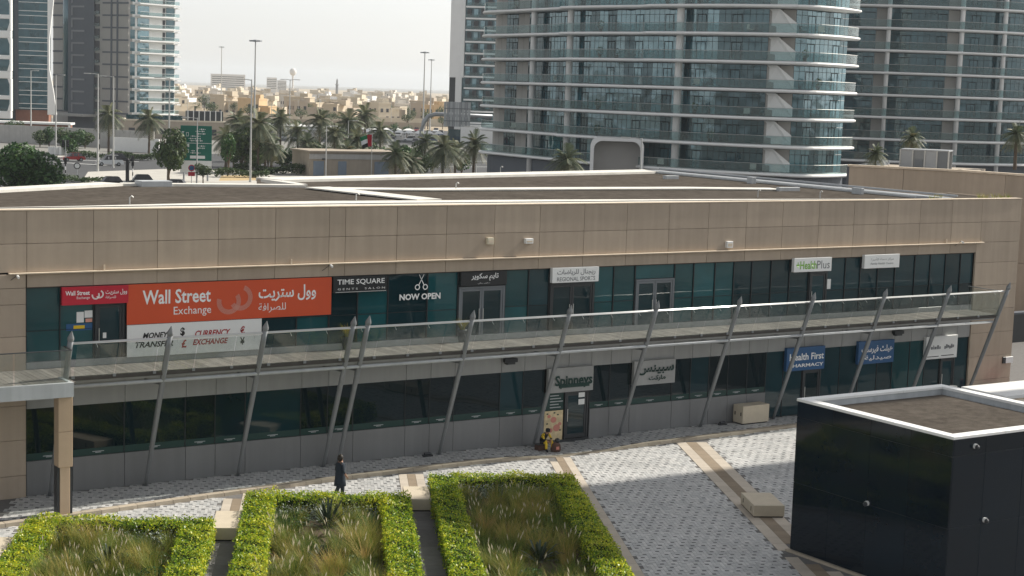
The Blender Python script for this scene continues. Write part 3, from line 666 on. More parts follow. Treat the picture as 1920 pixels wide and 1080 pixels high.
# glass balustrade leaning with the masts
def rail_pt(z): return EDGE-.03-(z-DECK)*.375
x = 20.75; PW = 1.62; zt = 6.42
gb = {}
def glass_panel(x0, x1):
    k = round(x1-x0, 3)
    if k not in gb:
        m = MB(); t = .012; y0, y1 = rail_pt(DECK-.1), rail_pt(zt); w = x1-x0
        m.v = [(0, y0, DECK-.1), (w, y0, DECK-.1), (w, y1, zt), (0, y1, zt), (0, y0+t, DECK-.1), (w, y0+t, DECK-.1), (w, y1+t, zt), (0, y1+t, zt)]
        m.f = [(0,1,2,3),(7,6,5,4),(4,5,1,0),(3,2,6,7),(1,5,6,2),(4,0,3,7)]; m.mi = [0]*6; gb[k] = m.mesh('rail_glass')
    return wlink('glass_panel', gb[k], deck, (x0, 0, 0))
while x < 72.2:
    x1 = min(x+PW, 72.4); glass_panel(x+.02, x1-.02)
    b = MB(); b.tube([(x+.5*PW, rail_pt(zt-.12)+.01, zt-.12), (x+.5*PW, rail_pt(zt)+.17, zt-.02), (x+.5*PW, rail_pt(zt)+.17, zt+.05)], .014, 5); b.build('rail_bracket', deck, 'steel_bright', world=True)
    b = MB(); b.box(x-.06, x+.06, EDGE-.06, EDGE-.02, DECK-.08, DECK+.03); b.build('clamp', deck, 'steel', world=True)
    x = x1
yt = rail_pt(zt)
for dy, dz, r in ((0, .06, .028), (.17, .07, .036)):
    b = MB(); b.tube([(20.5, yt+dy, zt+dz), (72.45, yt+dy, zt+dz)], r, 8); b.build('handrail', deck, 'steel_bright', world=True, smooth=True)
# end return of the balustrade at the right
b = MB(); b.box(72.37, 72.385, 61.2, 63.3, DECK-.05, 6.4); b.build('glass_panel', deck, 'rail_glass', world=True)
b = MB(); b.tube([(72.38, yt, zt+.06), (72.38, 63.4, zt+.06)], .028, 8); b.build('handrail', deck, 'steel_bright', world=True)
# wider landing at the left carried by the tan column
b = MB(); b.box(8, 20.36, 60.1, 60.28, 4.62, DECK+.02); b.box(20.2, 20.36, 60.28, 61.45, 4.62, DECK+.02); b.build('steel_beam', deck, 'beam_grey', world=True)
b = MB(); b.box(8, 20.2, 60.28, 63.4, 4.7, DECK-.06); b.build('slab', deck, 'soffit', world=True)
for a in (8.1, 10.1, 12.1, 14.1, 16.1, 18.15):
    box(deck, 'glass_panel', a+.02, a+2.0, 60.14, 60.155, DECK+.04, 6.36, 'rail_glass')
box(deck, 'glass_panel', 20.27, 20.285, 60.2, 61.3, DECK+.04, 6.36, 'rail_glass')
b = MB(); b.tube([(8, 60.15, 6.38), (20.28, 60.15, 6.38), (20.28, 61.0, 6.40)], .025, 6); b.build('handrail', deck, 'frame_dark', world=True)
col = thing('support_column', 'square tan stone column carrying the left landing of the balcony', 'column', (20.1, 60.5, 0))
for z0, z1 in zip((1.95, 3.3), (3.29, 4.6)): box(col, 'casing', 19.82, 20.36, 60.22, 60.76, z0, z1, 'tan_stone', .012)
box(col, 'shaft', 19.9, 20.28, 60.28, 60.70, 0, 1.95, 'tan_stone', .012)
for xa, xb, ya, yb in ((19.80, 19.89, 60.30, 60.68), (20.29, 20.38, 60.30, 60.68), ): box(col, 'corner_guard', xa, xb, ya, yb, .05, 1.95, 'frame_dark')
box(col, 'footing', 19.86, 20.32, 60.25, 60.73, .0, .12, 'kerb')
# leaning masts
words = ['beside the tan column at the left end', 'in front of the money transfer banner', 'at the right end of the white currency banner', 'left one of the close pair right of the orange banner', 'right one of the close pair below the salon sign', 'beside the potted plant at the salon doors', 'in front of the market sign', 'in front of the second market sign with Arabic letters', 'over the grey base panels right of the market signs', 'in front of the blue pharmacy sign', 'in front of the blue sign with Arabic letters', 'in front of the white sign near the right end', 'standing against the bare tan end wall']
for x, wd in zip(MX, words):
    t = thing('leaning_mast', 'grey steel mast leaning outwards '+wd, 'mast', (x, 63.35, .0), 0, 'leaning steel masts along the balcony')
    z1 = 6.62; b = MB(); zs = [.1, .6, 2.2, 4.4, 6.0, z1]; rr = [.072, .08, .102, .112, .11, .106]
    b.tube([(0, tilt_y(z)-63.35, z) for z in zs], rr, 14); b.build('shaft', t, 'steel', smooth=True)
    b = MB(); b.tube([(0, tilt_y(z1)-63.35, z1+.002), (0, tilt_y(z1+.04)-63.35, z1+.04), (0, tilt_y(6.72)-63.35, 6.74), (0, tilt_y(6.98)-63.35, 7.0)], [.112, .128, .122, .012], 14); b.build('pointed_cap', t, 'steel')
    b = MB(); b.tube([(0, tilt_y(.02)-63.35, .0), (0, tilt_y(.1)-63.35, .15)], .13, 12); b.build('foot_plate', t, 'steel')
# pots on the balcony
def pot(px, py, label, seed):
    p = onz(px, py, DECK); r = random.Random(seed); t = thing('potted_plant', label, 'plant pot', (p[0], p[1], DECK), 0, 'plant pots on the balcony')
    b = MB(); b.tube([(0, 0, 0), (0, 0, .05), (0, 0, .5), (0, 0, .56), (0, 0, .55)], [.16, .17, .25, .27, .22], 14); b.build('pot', t, 'frame_dark', smooth=True)
    n = 260; a = rng.uniform(0, 2*pi, n); B = np.c_[.08*np.cos(a), .08*np.sin(a), np.full(n, .52)]
    Q, T = blade_strips(B, np.c_[np.cos(a), np.sin(a)], rng.uniform(.35, .85, n), rng.uniform(.008, .016, n), rng.uniform(.4, 1.0, n), rng.uniform(.2, .9, n), None)
    link('foliage', quadmesh(Q, 'grass_blade', T), t)['kind'] = 'stuff'
pot(650, 655, 'dark pot with orange-tipped grassy plant behind the close pair of masts', 1)
pot(866, 641, 'dark pot with leafy plant beside the grey salon doors', 2)
# ------------------------------------------------------------------ signs on the shop fronts
def sign(name, label, x0, x1, z0, z1, m, y=63.45, d=.14, cat='sign', edge=None):
    t = thing(name, label, cat, ((x0+x1)/2, y, z0)); box(t, 'panel', x0, x1, y, y+d, z0, z1, m, .006)
    return t
def arc(parent, cx, cz, r, w, a0, a1, y, m, name='emblem', n=22):
    b = MB()
    for i in range(n):
        t0, t1 = a0+(a1-a0)*i/n, a0+(a1-a0)*(i+1)/n
        b.quad((cx+(r-w)*cos(t0), y, cz+(r-w)*sin(t0)), (cx+r*cos(t0), y, cz+r*sin(t0)), (cx+r*cos(t1), y, cz+r*sin(t1)), (cx+(r-w)*cos(t1), y, cz+(r-w)*sin(t1)))
    return b.build(name, parent, m, world=True)
def emblem(t, cx, cz, s, y, m, lines):
    """two interlocked open rings made of fine lines"""
    for k in range(lines):
        r = s*(1-.055*k*(7/lines)); w = s*(.026 if lines > 3 else .12); m0 = m
        arc(t, cx-.42*s, cz, r*.86, w, radians(165), radians(395), y-.001*k, m0)
        arc(t, cx+.42*s, cz+.22*s, r*.86, w, radians(215), radians(430), y-.0015-.001*k, m0)
t = sign('banner', 'long orange-red banner with white Latin and Arabic lettering above the currency board', 23.66, 32.74, 6.70, 8.31, 'orange_sign', 63.50, .06, 'banner')
y = 63.494
text(t, 'Wall Street', 24.30, 27.22, 7.48, 8.06, y, 'text_white', .018); text(t, 'Exchange', 25.62, 27.24, 6.92, 7.34, y, 'text_white', 0)
text(t, arab('وول ستريت'), 29.35, 32.0, 7.38, 8.05, y, 'text_white', .018); text(t, arab('للصرافة'), 29.35, 30.6, 6.92, 7.32, y, 'text_white', 0)
emblem(t, 28.28, 7.46, .62, y, 'text_pale', 7)
t = sign('shop_sign', 'small crimson sign with white lettering over the left-hand glass door', 21.0, 23.68, 7.60, 8.31, 'red_sign', 63.40, .16)
y = 63.394
text(t, 'Wall Street', 21.13, 22.10, 7.98, 8.16, y, 'text_white', .02); text(t, 'Exchange', 21.58, 22.10, 7.80, 7.93, y, 'text_white')
text(t, arab('وول ستريت'), 22.74, 23.62, 7.94, 8.17, y, 'text_white', .01); text(t, arab('للصرافة'), 22.74, 23.16, 7.78, 7.92, y, 'text_white'); emblem(t, 22.42, 7.95, .19, y, 'text_white', 2)
t = sign('banner', 'white board with black and red currency lettering below the orange-red banner', 23.68, 29.52, 5.38, 6.68, 'white_sign', 63.52, .05, 'banner')
y = 63.513
text(t, 'MONEY', 24.32, 25.42, 6.10, 6.34, y, 'text_black', .03, .3); text(t, 'TRANSFER', 24.02, 25.62, 5.74, 5.98, y, 'text_black', .03, .3)
text(t, '$', 25.92, 26.12, 6.10, 6.48, y, 'text_black', .03); text(t, '£', 25.98, 26.2, 5.64, 5.98, y, 'text_red', .03)
text(t, 'CURRENCY', 26.56, 28.12, 6.06, 6.32, y, 'text_red', .03, .3); text(t, 'EXCHANGE', 26.46, 28.02, 5.72, 5.96, y, 'text_red', .03, .3)
text(t, '€', 28.55, 28.76, 6.08, 6.40, y, 'text_red', .03); text(t, '¥', 28.55, 28.76, 5.62, 5.94, y, 'text_black', .03)
t = sign('shop_sign', 'black sign with white serif lettering of the gents salon, right of the orange banner', 32.80, 35.42, 7.62, 8.30, 'black_sign', 63.44, .14)
y = 63.433
text(t, 'TIME SQUARE', 32.98, 35.28, 7.94, 8.20, y, 'text_white', .012); text(t, 'G E N T S     S A L O N', 33.0, 35.3, 7.74, 7.82, y, 'text_white'); box(t, 'rule', 32.9, 35.36, 63.43, 63.439, 7.64, 7.655, 'text_white')
t = thing('window_decal', 'white scissors and now open lettering on the dark salon window', 'decal', (37.2, 63.71, 7.1)); y = 63.652
text(t, 'NOW OPEN', 36.16, 38.26, 7.14, 7.42, y, 'text_white', .035)
for s in (-1, 1):
    b = MB(); p = Vector((37.26+.12*s, y, 8.26)); q = Vector((37.26-.14*s, y, 7.78)); n = Vector((.035, 0, .018*s)); b.quad(p-n*.4, p+n*.4, q+n, q-n); b.build('scissor_blade', t, 'text_white', world=True)
    arc(t, 37.26-.2*s, 7.70, .13, .045, 0, 2*pi, y-.001, 'text_white', 'scissor_loop')
t = sign('shop_sign', 'black sign with white Arabic lettering over the grey salon doors', 39.2, 41.66, 7.68, 8.30, 'black_sign', 63.48, .12)
text(t, arab('تايم سكوير'), 39.75, 41.2, 7.88, 8.24, 63.473, 'text_white', .02); text(t, arab('صالون رجالي'), 40.1, 40.75, 7.74, 7.82, 63.473, 'text_white')
t = sign('shop_sign', 'white sign with grey Latin and Arabic lettering of the sports shop', 44.1, 46.76, 7.66, 8.36, 'white_sign', 63.36, .2)
text(t, arab('ريجنال للرياضات'), 44.36, 46.55, 7.98, 8.28, 63.353, 'text_grey', .015); text(t, 'REGIONAL SPORTS', 44.36, 46.55, 7.73, 7.92, 63.353, 'text_grey', .01)
t = sign('shop_sign', 'white sign with green and grey health lettering above a narrow door', 59.16, 61.78, 7.68, 8.40, 'white_sign', 63.36, .2)
text(t, '+Health', 59.3, 60.72, 7.82, 8.24, 63.353, 'text_green', .02); text(t, 'Plus', 60.74, 61.64, 7.82, 8.24, 63.353, 'text_grey', 0)
t = sign('shop_sign', 'white sign with small grey lines near the right end of the upper windows', 64.16, 66.76, 7.72, 8.44, 'white_sign', 63.36, .2)
text(t, arab('مركز صحة الأسرة'), 64.62, 66.3, 8.1, 8.3, 63.353, 'text_grey', 0); text(t, 'Family Health Centre', 64.62, 66.3, 7.88, 8.02, 63.353, 'text_grey', .01)
t = sign('shop_sign', 'grey-white market sign with dark green lettering over the market door', 44.14, 46.74, 2.44, 3.62, 'spandrel', 63.44, .18)
text(t, 'Spinneys', 44.5, 46.66, 2.62, 3.26, 63.40, 'green_dark', .03); box(t, 'lettering_back', 44.75, 46.5, 63.405, 63.43, 2.66, 2.84, 'green_dark')
t = sign('shop_sign', 'grey-white market sign with dark green Arabic lettering over grey panels', 49.16, 51.72, 2.46, 3.66, 'spandrel', 63.44, .18)
text(t, arab('سبينس'), 49.4, 51.6, 2.95, 3.42, 63.40, 'green_dark', .03); text(t, arab('ماركت'), 50.05, 51.1, 2.62, 2.92, 63.40, 'green_dark', .03)
t = sign('shop_sign', 'blue pharmacy sign with white Latin lettering above the kiosk roof', 59.02, 61.70, 2.52, 3.74, 'blue_sign', 63.40, .2)
text(t, 'Health First', 59.22, 61.62, 3.06, 3.42, 63.393, 'text_white', .02); text(t, 'PHARMACY', 59.22, 61.62, 2.70, 2.88, 63.393, 'text_white', .02)
t = sign('shop_sign', 'blue pharmacy sign with white Arabic lettering', 64.14, 66.80, 2.56, 3.80, 'blue_sign', 63.40, .2)
text(t, arab('هيلث فيرست'), 64.36, 66.68, 3.10, 3.54, 63.393, 'text_white', .02); text(t, arab('صيدلية'), 64.6, 66.6, 2.72, 3.02, 63.393, 'text_white', .01)
t = sign('shop_sign', 'white sign with small dark emblem at the right end of the lower shops', 69.28, 71.76, 2.52, 3.78, 'white_sign', 63.40, .2)
[box(t, 'mark', 70.72+.13*j, 70.83+.13*j, 63.39, 63.399, 3.04+.03*(j % 3), 3.2+.05*((j*5) % 3), 'text_grey') for j in range(6)]; box(t, 'rule', 70.5, 71.5, 63.39, 63.399, 2.66, 2.70, 'text_black'); box(t, 'rule', 69.4, 70.3, 63.39, 63.399, 2.64, 2.68, 'text_black')
for k, (a, b_) in enumerate(((69.66, 69.80), (69.84, 69.9), (69.94, 70.1), (70.14, 70.28), (70.32, 70.42))): box(t, 'mark', a, b_, 63.39, 63.399, 3.06, 3.2+.08*(k % 2), 'text_grey')
# papers and notices on the glass
def notice(x0, x1, z0, z1, m, label, y=63.70):
    o = box(None, 'notice', x0, x1, y, y+.012, z0, z1, m); tag(o, label, 'notice')
notice(21.68, 21.97, 6.86, 7.28, 'white_sign', 'white paper notice on the glass left of the left-hand door'); notice(22.0, 22.32, 7.04, 7.32, 'white_sign', 'small white notice higher on the glass left of the left-hand door')
notice(22.04, 22.31, 6.86, 7.0, 'text_pale', 'small reddish notice under the white papers left of the door')
o = thing('window_sticker', 'blue window sticker with yellow middle left of the left-hand door', 'sticker', (21.8, 63.7, 6.55)); box(o, 'panel', 21.26, 22.31, 63.69, 63.70, 6.55, 6.82, 'blue_sign'); box(o, 'stripe', 21.55, 22.0, 63.682, 63.689, 6.62, 6.75, 'yellow')
notice(22.72, 22.86, 6.2, 6.42, 'white_sign', 'small white notice on the left-hand glass door', 63.628); notice(61.82, 62.12, 6.68, 7.2, 'white_sign', 'white notice on the dark glass right of the health shop door')
# small boxes and lamps on the wall
for x0, x1, z0, z1, m, l in ((40.5, 40.83, 9.54, 9.84, 'cream_box', 'cream junction box on the tan wall, left one of the pair'), (42.56, 42.98, 9.53, 9.76, 'white_paint', 'white louvred box on the tan wall, right one of the pair'), (54.62, 55.0, 9.05, 9.37, 'white_paint', 'white box on the tan wall just above the ledge')):
    t = thing('wall_box', l, 'wall box', ((x0+x1)/2, 63.4, z0)); box(t, 'case', x0, x1, 63.38, 63.55, z0, z1, m, .01); box(t, 'cover', x0+.05, x1-.05, 63.372, 63.381, z0+.06, z1-.1, 'ledge')
for x, l in ((41.95, 'dark hooded lamp under the balcony left of the market sign'), (67.05, 'dark hooded lamp under the balcony right of the blue Arabic sign')):
    t = thing('wall_lamp', l, 'lamp', (x, 63.4, 4.0)); b = MB(); b.prism([(x-.34, 63.3), (x+.34, 63.3), (x+.28, 63.6), (x-.28, 63.6)], 4.08, 4.26); b.prism([(x-.22, 63.32), (x+.22, 63.32), (x+.2, 63.6), (x-.2, 63.6)], 3.98, 4.08); b.build('hood', t, 'frame_dark', world=True); box(t, 'lens', x-.16, x+.16, 63.35, 63.55, 3.965, 3.979, 'beam_grey')
def camera_cctv(x, z, label, y=63.36):
    t = thing('security_camera', label, 'camera', (x, y, z)); b = MB(); b.tube([(x, y, z), (x, y-.16, z-.05)], .05, 8); b.build('body', t, 'white_paint', world=True); b = MB(); b.tube([(x, y+.02, z+.02), (x-.3, y+.2, z-.25)], .012, 5); b.build('arm', t, 'frame_dark', world=True)
camera_cctv(19.25, 8.82, 'small white camera under the left end of the ledge'); camera_cctv(32.6, 8.84, 'small white camera under the ledge above the red and black signs'); camera_cctv(71.5, 9.0, 'small white camera at the right end of the ledge')
for x, l in ((22.7, 'left'), (30.8, 'middle'), (70.4, 'right')):
    t = thing('ledge_spike', 'small upright bracket on the %s part of the tan ledge' % l, 'bracket', (x, 63.45, 8.92)); b = MB(); b.box(x-.03, x+.03, 63.42, 63.48, 8.92, 9.14); b.box(x-.05, x+.05, 63.40, 63.50, 8.92, 8.94); b.build('post', t, 'ledge', world=True)
t = thing('wall_plate', 'small white and black plate low on the tan end wall', 'sign', (76.2, 63.4, 1.88)); box(t, 'panel', 75.95, 76.55, 63.45, 63.54, 1.9, 2.26, 'white_sign', .008); box(t, 'panel', 75.72, 75.94, 63.45, 63.54, 1.9, 2.26, 'frame_dark', .008)
t = thing('fire_cabinet', 'red cabinet at the foot of the tan end wall', 'cabinet', (75.0, 62.6, .13)); box(t, 'case', 74.2, 75.8, 62.2, 63.0, .13, .75, 'red_box', .02); box(t, 'lid', 74.16, 75.84, 62.16, 63.04, .75, .82, 'red_box', .015)
t = thing('litter_bin', 'grey metal bin beside the last shop door under the end mast', 'bin', (71.2, 63.0, .13)); b = MB(); b.tube([(71.2, 63.0, .13), (71.2, 63.0, .95)], .2, 14); b.build('drum', t, 'galvanised', world=True); b = MB(); b.tube([(71.2, 63.0, .951), (71.2, 63.0, 1.0)], .215, 14); b.build('rim', t, 'steel_bright', world=True)
for px, py, l in ((795, 853, 'small dark floor lamp at the wall foot left of the market'), (1345, 794, 'small dark floor lamp at the wall foot left of the tall bench')):
    p = onz(px, py, .13); x, y = p[0], 63.2; t = thing('floor_lamp', l, 'floor lamp', (x, y, .12)); b = MB(); b.prism([(x-.24, y-.1), (x+.24, y-.1), (x+.2, y+.12), (x-.2, y+.12)], .12, .2); b.build('base', t, 'frame_dark', world=True); b = MB(); b.tube([(x-.15, y, .24), (x+.15, y, .24)], .07, 8); b.build('head', t, 'frame_dark', world=True)

# ------------------------------------------------------------------ black glazed kiosk
KX0, KX1, KY0, KY1, KH = 41.93, 49.45, 36.95, 44.35, 5.7
k = thing('black_kiosk', 'black glass-clad kiosk with white roof coping and gravel top', 'kiosk', ((KX0+KX1)/2, (KY0+KY1)/2, 0))
box(k, 'core', KX0+.06, KX1-.06, KY0+.06, KY1-.06, 0, KH-.35, 'wall_grey')
def kp(x0, x1, y0, y1, z0, z1): box(k, 'glass_panel', x0, x1, y0, y1, z0, z1, 'kiosk_glass', .004)
ys = [KY0, KY0+1.85, KY0+3.7, KY0+5.55, KY1]; zz = [.08, 2.6, 5.02, KH-.1]
for a, b in zip(ys[:-1], ys[1:]):
    for z0, z1 in zip(zz[:-1], zz[1:]):
        kp(KX0, KX0+.05, a+.006, b-.006, z0+.006, z1-.006); kp(KX1-.05, KX1, a+.006, b-.006, z0+.006, z1-.006)
xs_ = [KX0+.055, KX0+1.6, KX0+3.5, KX0+5.4, KX1-.055]
for a, b in zip(xs_[:-1], xs_[1:]):
    for z0, z1 in zip(zz[:-1], zz[1:]): kp(a+.006, b-.006, KY0, KY0+.05, z0+.006, z1-.006); kp(a+.006, b-.006, KY1-.05, KY1, z0+.006, z1-.006)
box(k, 'footing', KX0-.12, KX1+.12, KY0-.12, KY1+.12, -.02, .07, 'kerb')
w = .42
for a in (KY0-.03, KY1-w+.03):
    for i in range(3): L = (KX1-KX0+.06)/3; box(k, 'coping', KX0-.03+i*L+.004, KX0-.03+(i+1)*L-.004, a, a+w, KH-.1, KH, 'white_paint', .008)
for a in (KX0-.03, KX1-w+.03):
    for i in range(3): L = (KY1-KY0-2*w+.06)/3; box(k, 'coping', a, a+w, KY0+w-.03+i*L+.004, KY0+w-.03+(i+1)*L-.004, KH-.1, KH, 'white_paint', .008)
for (a, b, c_, d) in ((KX0+.35, KX1-.35, KY0+.3, KY0+.36), (KX0+.35, KX1-.35, KY1-.36, KY1-.3), (KX0+.3, KX0+.36, KY0+.36, KY1-.36), (KX1-.36, KX1-.3, KY0+.36, KY1-.36)): box(k, 'upstand', a, b, c_, d, KH-.4, KH-.101, 'beam_grey')
box(k, 'flashing', KX0+.36, KX1-.36, KY0+.36, KY1-.36, KH-.36, KH-.33, 'galvanised'); box(k, 'gravel', KX0+.62, KX1-.62, KY0+.62, KY1-.62, KH-.33, KH-.26, 'gravel_roof')
def dome(x, y, z, nx, ny, label):
    t = thing('dome_camera', label, 'camera', (x, y, z)); b = MB(); b.tube([(x, y, z), (x+nx*.08, y+ny*.08, z)], .09, 12); b.build('mount', t, 'white_paint', world=True)
    b = MB(); b.tube([(x+nx*.08, y+ny*.08, z-.01), (x+nx*.15, y+ny*.15, z-.03), (x+nx*.19, y+ny*.19, z-.04)], [.085, .07, .02], 12); b.build('lens', t, 'frame_dark', world=True, smooth=True)
dome(KX0, KY0+3.65, 2.65, -1, 0, 'white dome camera on the left face of the black kiosk'); dome(KX0+1.75, KY0, 2.72, 0, -1, 'white dome camera on the front face of the black kiosk'); dome(KX0+1.05, KY0, 5.3, 0, -1, 'grey fitting high on the front face of the black kiosk under the coping')
# white-roofed shelter beyond the kiosk
t = thing('flat_canopy', 'white flat-roofed low shelter behind the black kiosk', 'canopy', (69.5, 55.2, 0)); box(t, 'roof', 65.2, 75, 54.4, 57.2, 2.15, 2.35, 'white_paint', .02)
for a in (65.6, 70, 74.6):
    for b_ in (54.7, 56.9): box(t, 'post', a-.06, a+.06, b_-.06, b_+.06, 0, 2.15, 'steel')
# dark retaining wall beyond the end of the building
t = thing('planter_wall', 'dark low planter wall at the right edge beyond the tan end wall', 'wall', (90, 78, 0)); box(t, 'wall', 80, 110, 78, 78.5, 0, 2.0, 'frame_dark'); box(t, 'cap', 79.9, 110, 77.9, 78.6, 2.0, 2.12, 'wall_charcoal')
# ------------------------------------------------------------------ roads and open land behind the building
def quadpx(name, pts, z, m): return sheet(name, [tuple(onz(px, py, 0)[:2]) for px, py in pts], z, m)
sheet('asphalt_road', [(40, 215), (420, 215), (560, 300), (560, 400), (150, 352), (20, 340)], -.012, 'asphalt')
sheet('asphalt_lane', [(-40, 92), (78, 92), (330, 170), (330, 200), (-40, 200)], -.014, 'asphalt')
quadpx('pavement', [(165, 322), (330, 316), (590, 322), (600, 345), (150, 345)], -.006, 'pavement')
quadpx('sand_patch', [(415, 329), (480, 328), (485, 338), (410, 339)], -.002, 'sand_patch')
quadpx('far_pavement', [(90, 290), (130, 289), (132, 294), (90, 295)], -.006, 'pavement')
for i, (a, b) in enumerate((((100, 299), (260, 303)), ((100, 303.5), (200, 310)), ((420, 302), (580, 303)), ((800, 302), (930, 302)), ((800, 312), (930, 313)))):
    p, q = onz(*a), onz(*b); d = (q-p)[:2]; n = np.array([-d[1], d[0]])/np.linalg.norm(d)*.35
    sheet('road_marking', [tuple(p[:2]-n), tuple(q[:2]-n), tuple(q[:2]+n), tuple(p[:2]+n)], -.006, 'marking')
sheet('desert_ground', [tuple(gnd(-900, 640)[:2]), tuple(gnd(3000, 640)[:2]), tuple(gnd(3000, 4500)[:2]), tuple(gnd(-900, 4500)[:2])], -.02, 'sand_ground')
sheet('car_park', [tuple(gnd(480, 470)[:2]), tuple(gnd(930, 470)[:2]), tuple(gnd(930, 640)[:2]), tuple(gnd(480, 640)[:2])], -.008, 'asphalt')

# ------------------------------------------------------------------ trees
def crown_mesh(r, n, size, seed, m='leaf_tree', squash=.8, lobes=9):
    g = np.random.default_rng(seed); cs = []
    for i in range(lobes):
        d = g.normal(0, 1, 3); d /= np.linalg.norm(d); cs.append((d*r*g.uniform(.35, .62)*np.array([1, 1, squash]), r*g.uniform(.38, .58)))
    P, N = [], []
    for c_, rr in cs:
        k = n//lobes; d = g.normal(0, 1, (k, 3)); d /= np.linalg.norm(d, axis=1)[:, None]; q = c_+d*(rr*g.uniform(.72, 1.05, k)**.6)[:, None]*np.array([1, 1, squash+.1]); P.append(q); N.append(d)
    P, N = np.concatenate(P), np.concatenate(N)
    clump = np.sin(P[:, 0]*2.6/r*3+seed)*np.sin(P[:, 1]*2.9/r*3)*np.sin(P[:, 2]*3.3/r*3+1)
    t = np.clip(.45+.28*clump+g.normal(0, .2, len(P)), 0, 1)
    return quadmesh(leaves(P, N+np.array([0, 0, .3]), size, .7, .6), m, t)
CM = {}
def tree(px, d, h, r, label, seed=0, m='leaf_tree', group='roadside trees', n=1500, low=.42, py=None):
    loc = gnd(px, d); t = thing('tree', label, 'tree', loc, random.uniform(0, 6.28), group)
    k = (seed % 4, m, n)
    if k not in CM: CM[k] = crown_mesh(1., n, .17 if n < 2500 else .10, seed+40, m)
    b = MB(); b.tube([(0, 0, 0), (.05*h*.2, 0, h*low*.6), (0, .04*h, h*.62)], [.035*h, .026*h, .014*h], 7)
    for i in range(4): a = i*1.6+seed; b.tube([(0, 0, h*low*.8), (cos(a)*r*.3, sin(a)*r*.3, h*.6), (cos(a)*r*.5, sin(a)*r*.5, h*.75)], [.018*h, .012*h, .005*h], 5)
    b.build('trunk', t, 'bark'); hh = h*(1-low)/2
    c_ = link('crown', CM[k], t, (0, 0, h-hh*1.0), (0, 0, seed), (r, r, hh*1.15)); return t
PM = {}
def palm_meshes(v):
    if v in PM: return PM[v]
    g = np.random.default_rng(90+v); Q, T = [], []; nf = 34
    for i in range(nf):
        a = 2.399*i+g.uniform(-.2, .2); el = 1.35-2.1*(i/nf)**.8+g.uniform(-.12, .12); L = g.uniform(.85, 1.05); d0 = np.array([cos(a)*cos(el), sin(a)*cos(el), sin(el)])
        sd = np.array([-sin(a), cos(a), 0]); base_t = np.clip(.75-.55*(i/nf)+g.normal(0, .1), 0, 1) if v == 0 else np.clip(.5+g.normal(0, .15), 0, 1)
        if i > nf*.86: base_t = .95
        ts = np.linspace(0, 1, 15); pts = np.array([d0*L*t+np.array([0, 0, -.62*L*t*t*(.35+.65*cos(el))]) for t in ts]); tg = np.gradient(pts, axis=0); tg /= np.linalg.norm(tg, axis=1)[:, None]
        for j in range(14):
            for s in (-1, 1):
                ll = (.30*sin(pi*(ts[j]*.9+.08))**.7+.03); drop = np.array([0, 0, -.35*ll]); e = pts[j]+sd*s*ll*.75+tg[j]*ll*.75+drop; w = tg[j]*.028
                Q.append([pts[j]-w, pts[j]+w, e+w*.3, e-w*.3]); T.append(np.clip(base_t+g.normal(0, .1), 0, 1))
        for j in range(14): Q.append([pts[j]-sd*.012, pts[j]+sd*.012, pts[j+1]+sd*.01, pts[j+1]-sd*.01]); T.append(.9)
    b = MB(); n = 11; zs = [i/(n-1) for i in range(n)]; b.tube([(.02*sin(z*3+v), 0, z) for z in zs], [.055*(1-.25*z)*(1.12 if i % 2 else .95)+(.02 if z > .9 else 0) for i, z in enumerate(zs)], 9)
    PM[v] = (quadmesh(np.array(Q), 'palm_leaf', T), b.mesh('bark')); return PM[v]
def palm(px, d, h, r, label, v=0, group='date palms', base=None, loc=None):
    loc = loc or gnd(px, d); t = thing('palm_tree', label, 'palm tree', loc, random.uniform(0, 6.28), group); c_, tr = palm_meshes(v)
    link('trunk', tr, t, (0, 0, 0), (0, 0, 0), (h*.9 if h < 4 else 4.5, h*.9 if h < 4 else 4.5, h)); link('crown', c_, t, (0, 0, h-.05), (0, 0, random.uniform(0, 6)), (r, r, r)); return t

# ------------------------------------------------------------------ street furniture
def lamp(px, pyt, d, label, kind='single', group='street lamps along the roads'):
    loc = gnd(px, d); h = max(5., hgt(px, pyt, d)); t = thing('street_lamp', label, 'street lamp', loc, 0, group); r = .0065*h+.05; b = MB()
    b.tube([(0, 0, 0), (0, 0, .5), (0, 0, h)], [r*1.6, r*1.25, r*.6], 8); b.build('pole', t, 'pole_light')
    rx = Vector((_R0[0], _R0[1], 0))
    if kind == 'mast':
        b = MB(); b.tube([(0, 0, h-.3), (0, 0, h+.15)], [.5, .45], 10); b.build('head_ring', t, 'galvanised')
        for i in range(6): a = i*pi/3; lbox(t, 'floodlight', (cos(a)*1.0, sin(a)*1.0, h-.1), (.75, .5, .3), 'galvanised', rot=(0, 0, a))
    else:
        for s in ((1,) if kind == 'right' else (-1,) if kind == 'single' else (-1, 1)):
            b = MB(); p = rx*s*(1.5 if kind != 'right' else 1.1); b.tube([(0, 0, h-.15), (p.x*.5, p.y*.5, h-.02), (p.x, p.y, h)], [r*.5, r*.45, r*.4], 6); b.build('arm', t, 'pole_light')
            lbox(t, 'lamp_head', (p.x*1.25, p.y*1.25, h-.02), (1.15, .42, .16), 'pole_light', .03, (0, 0, atan2(p.y, p.x)))
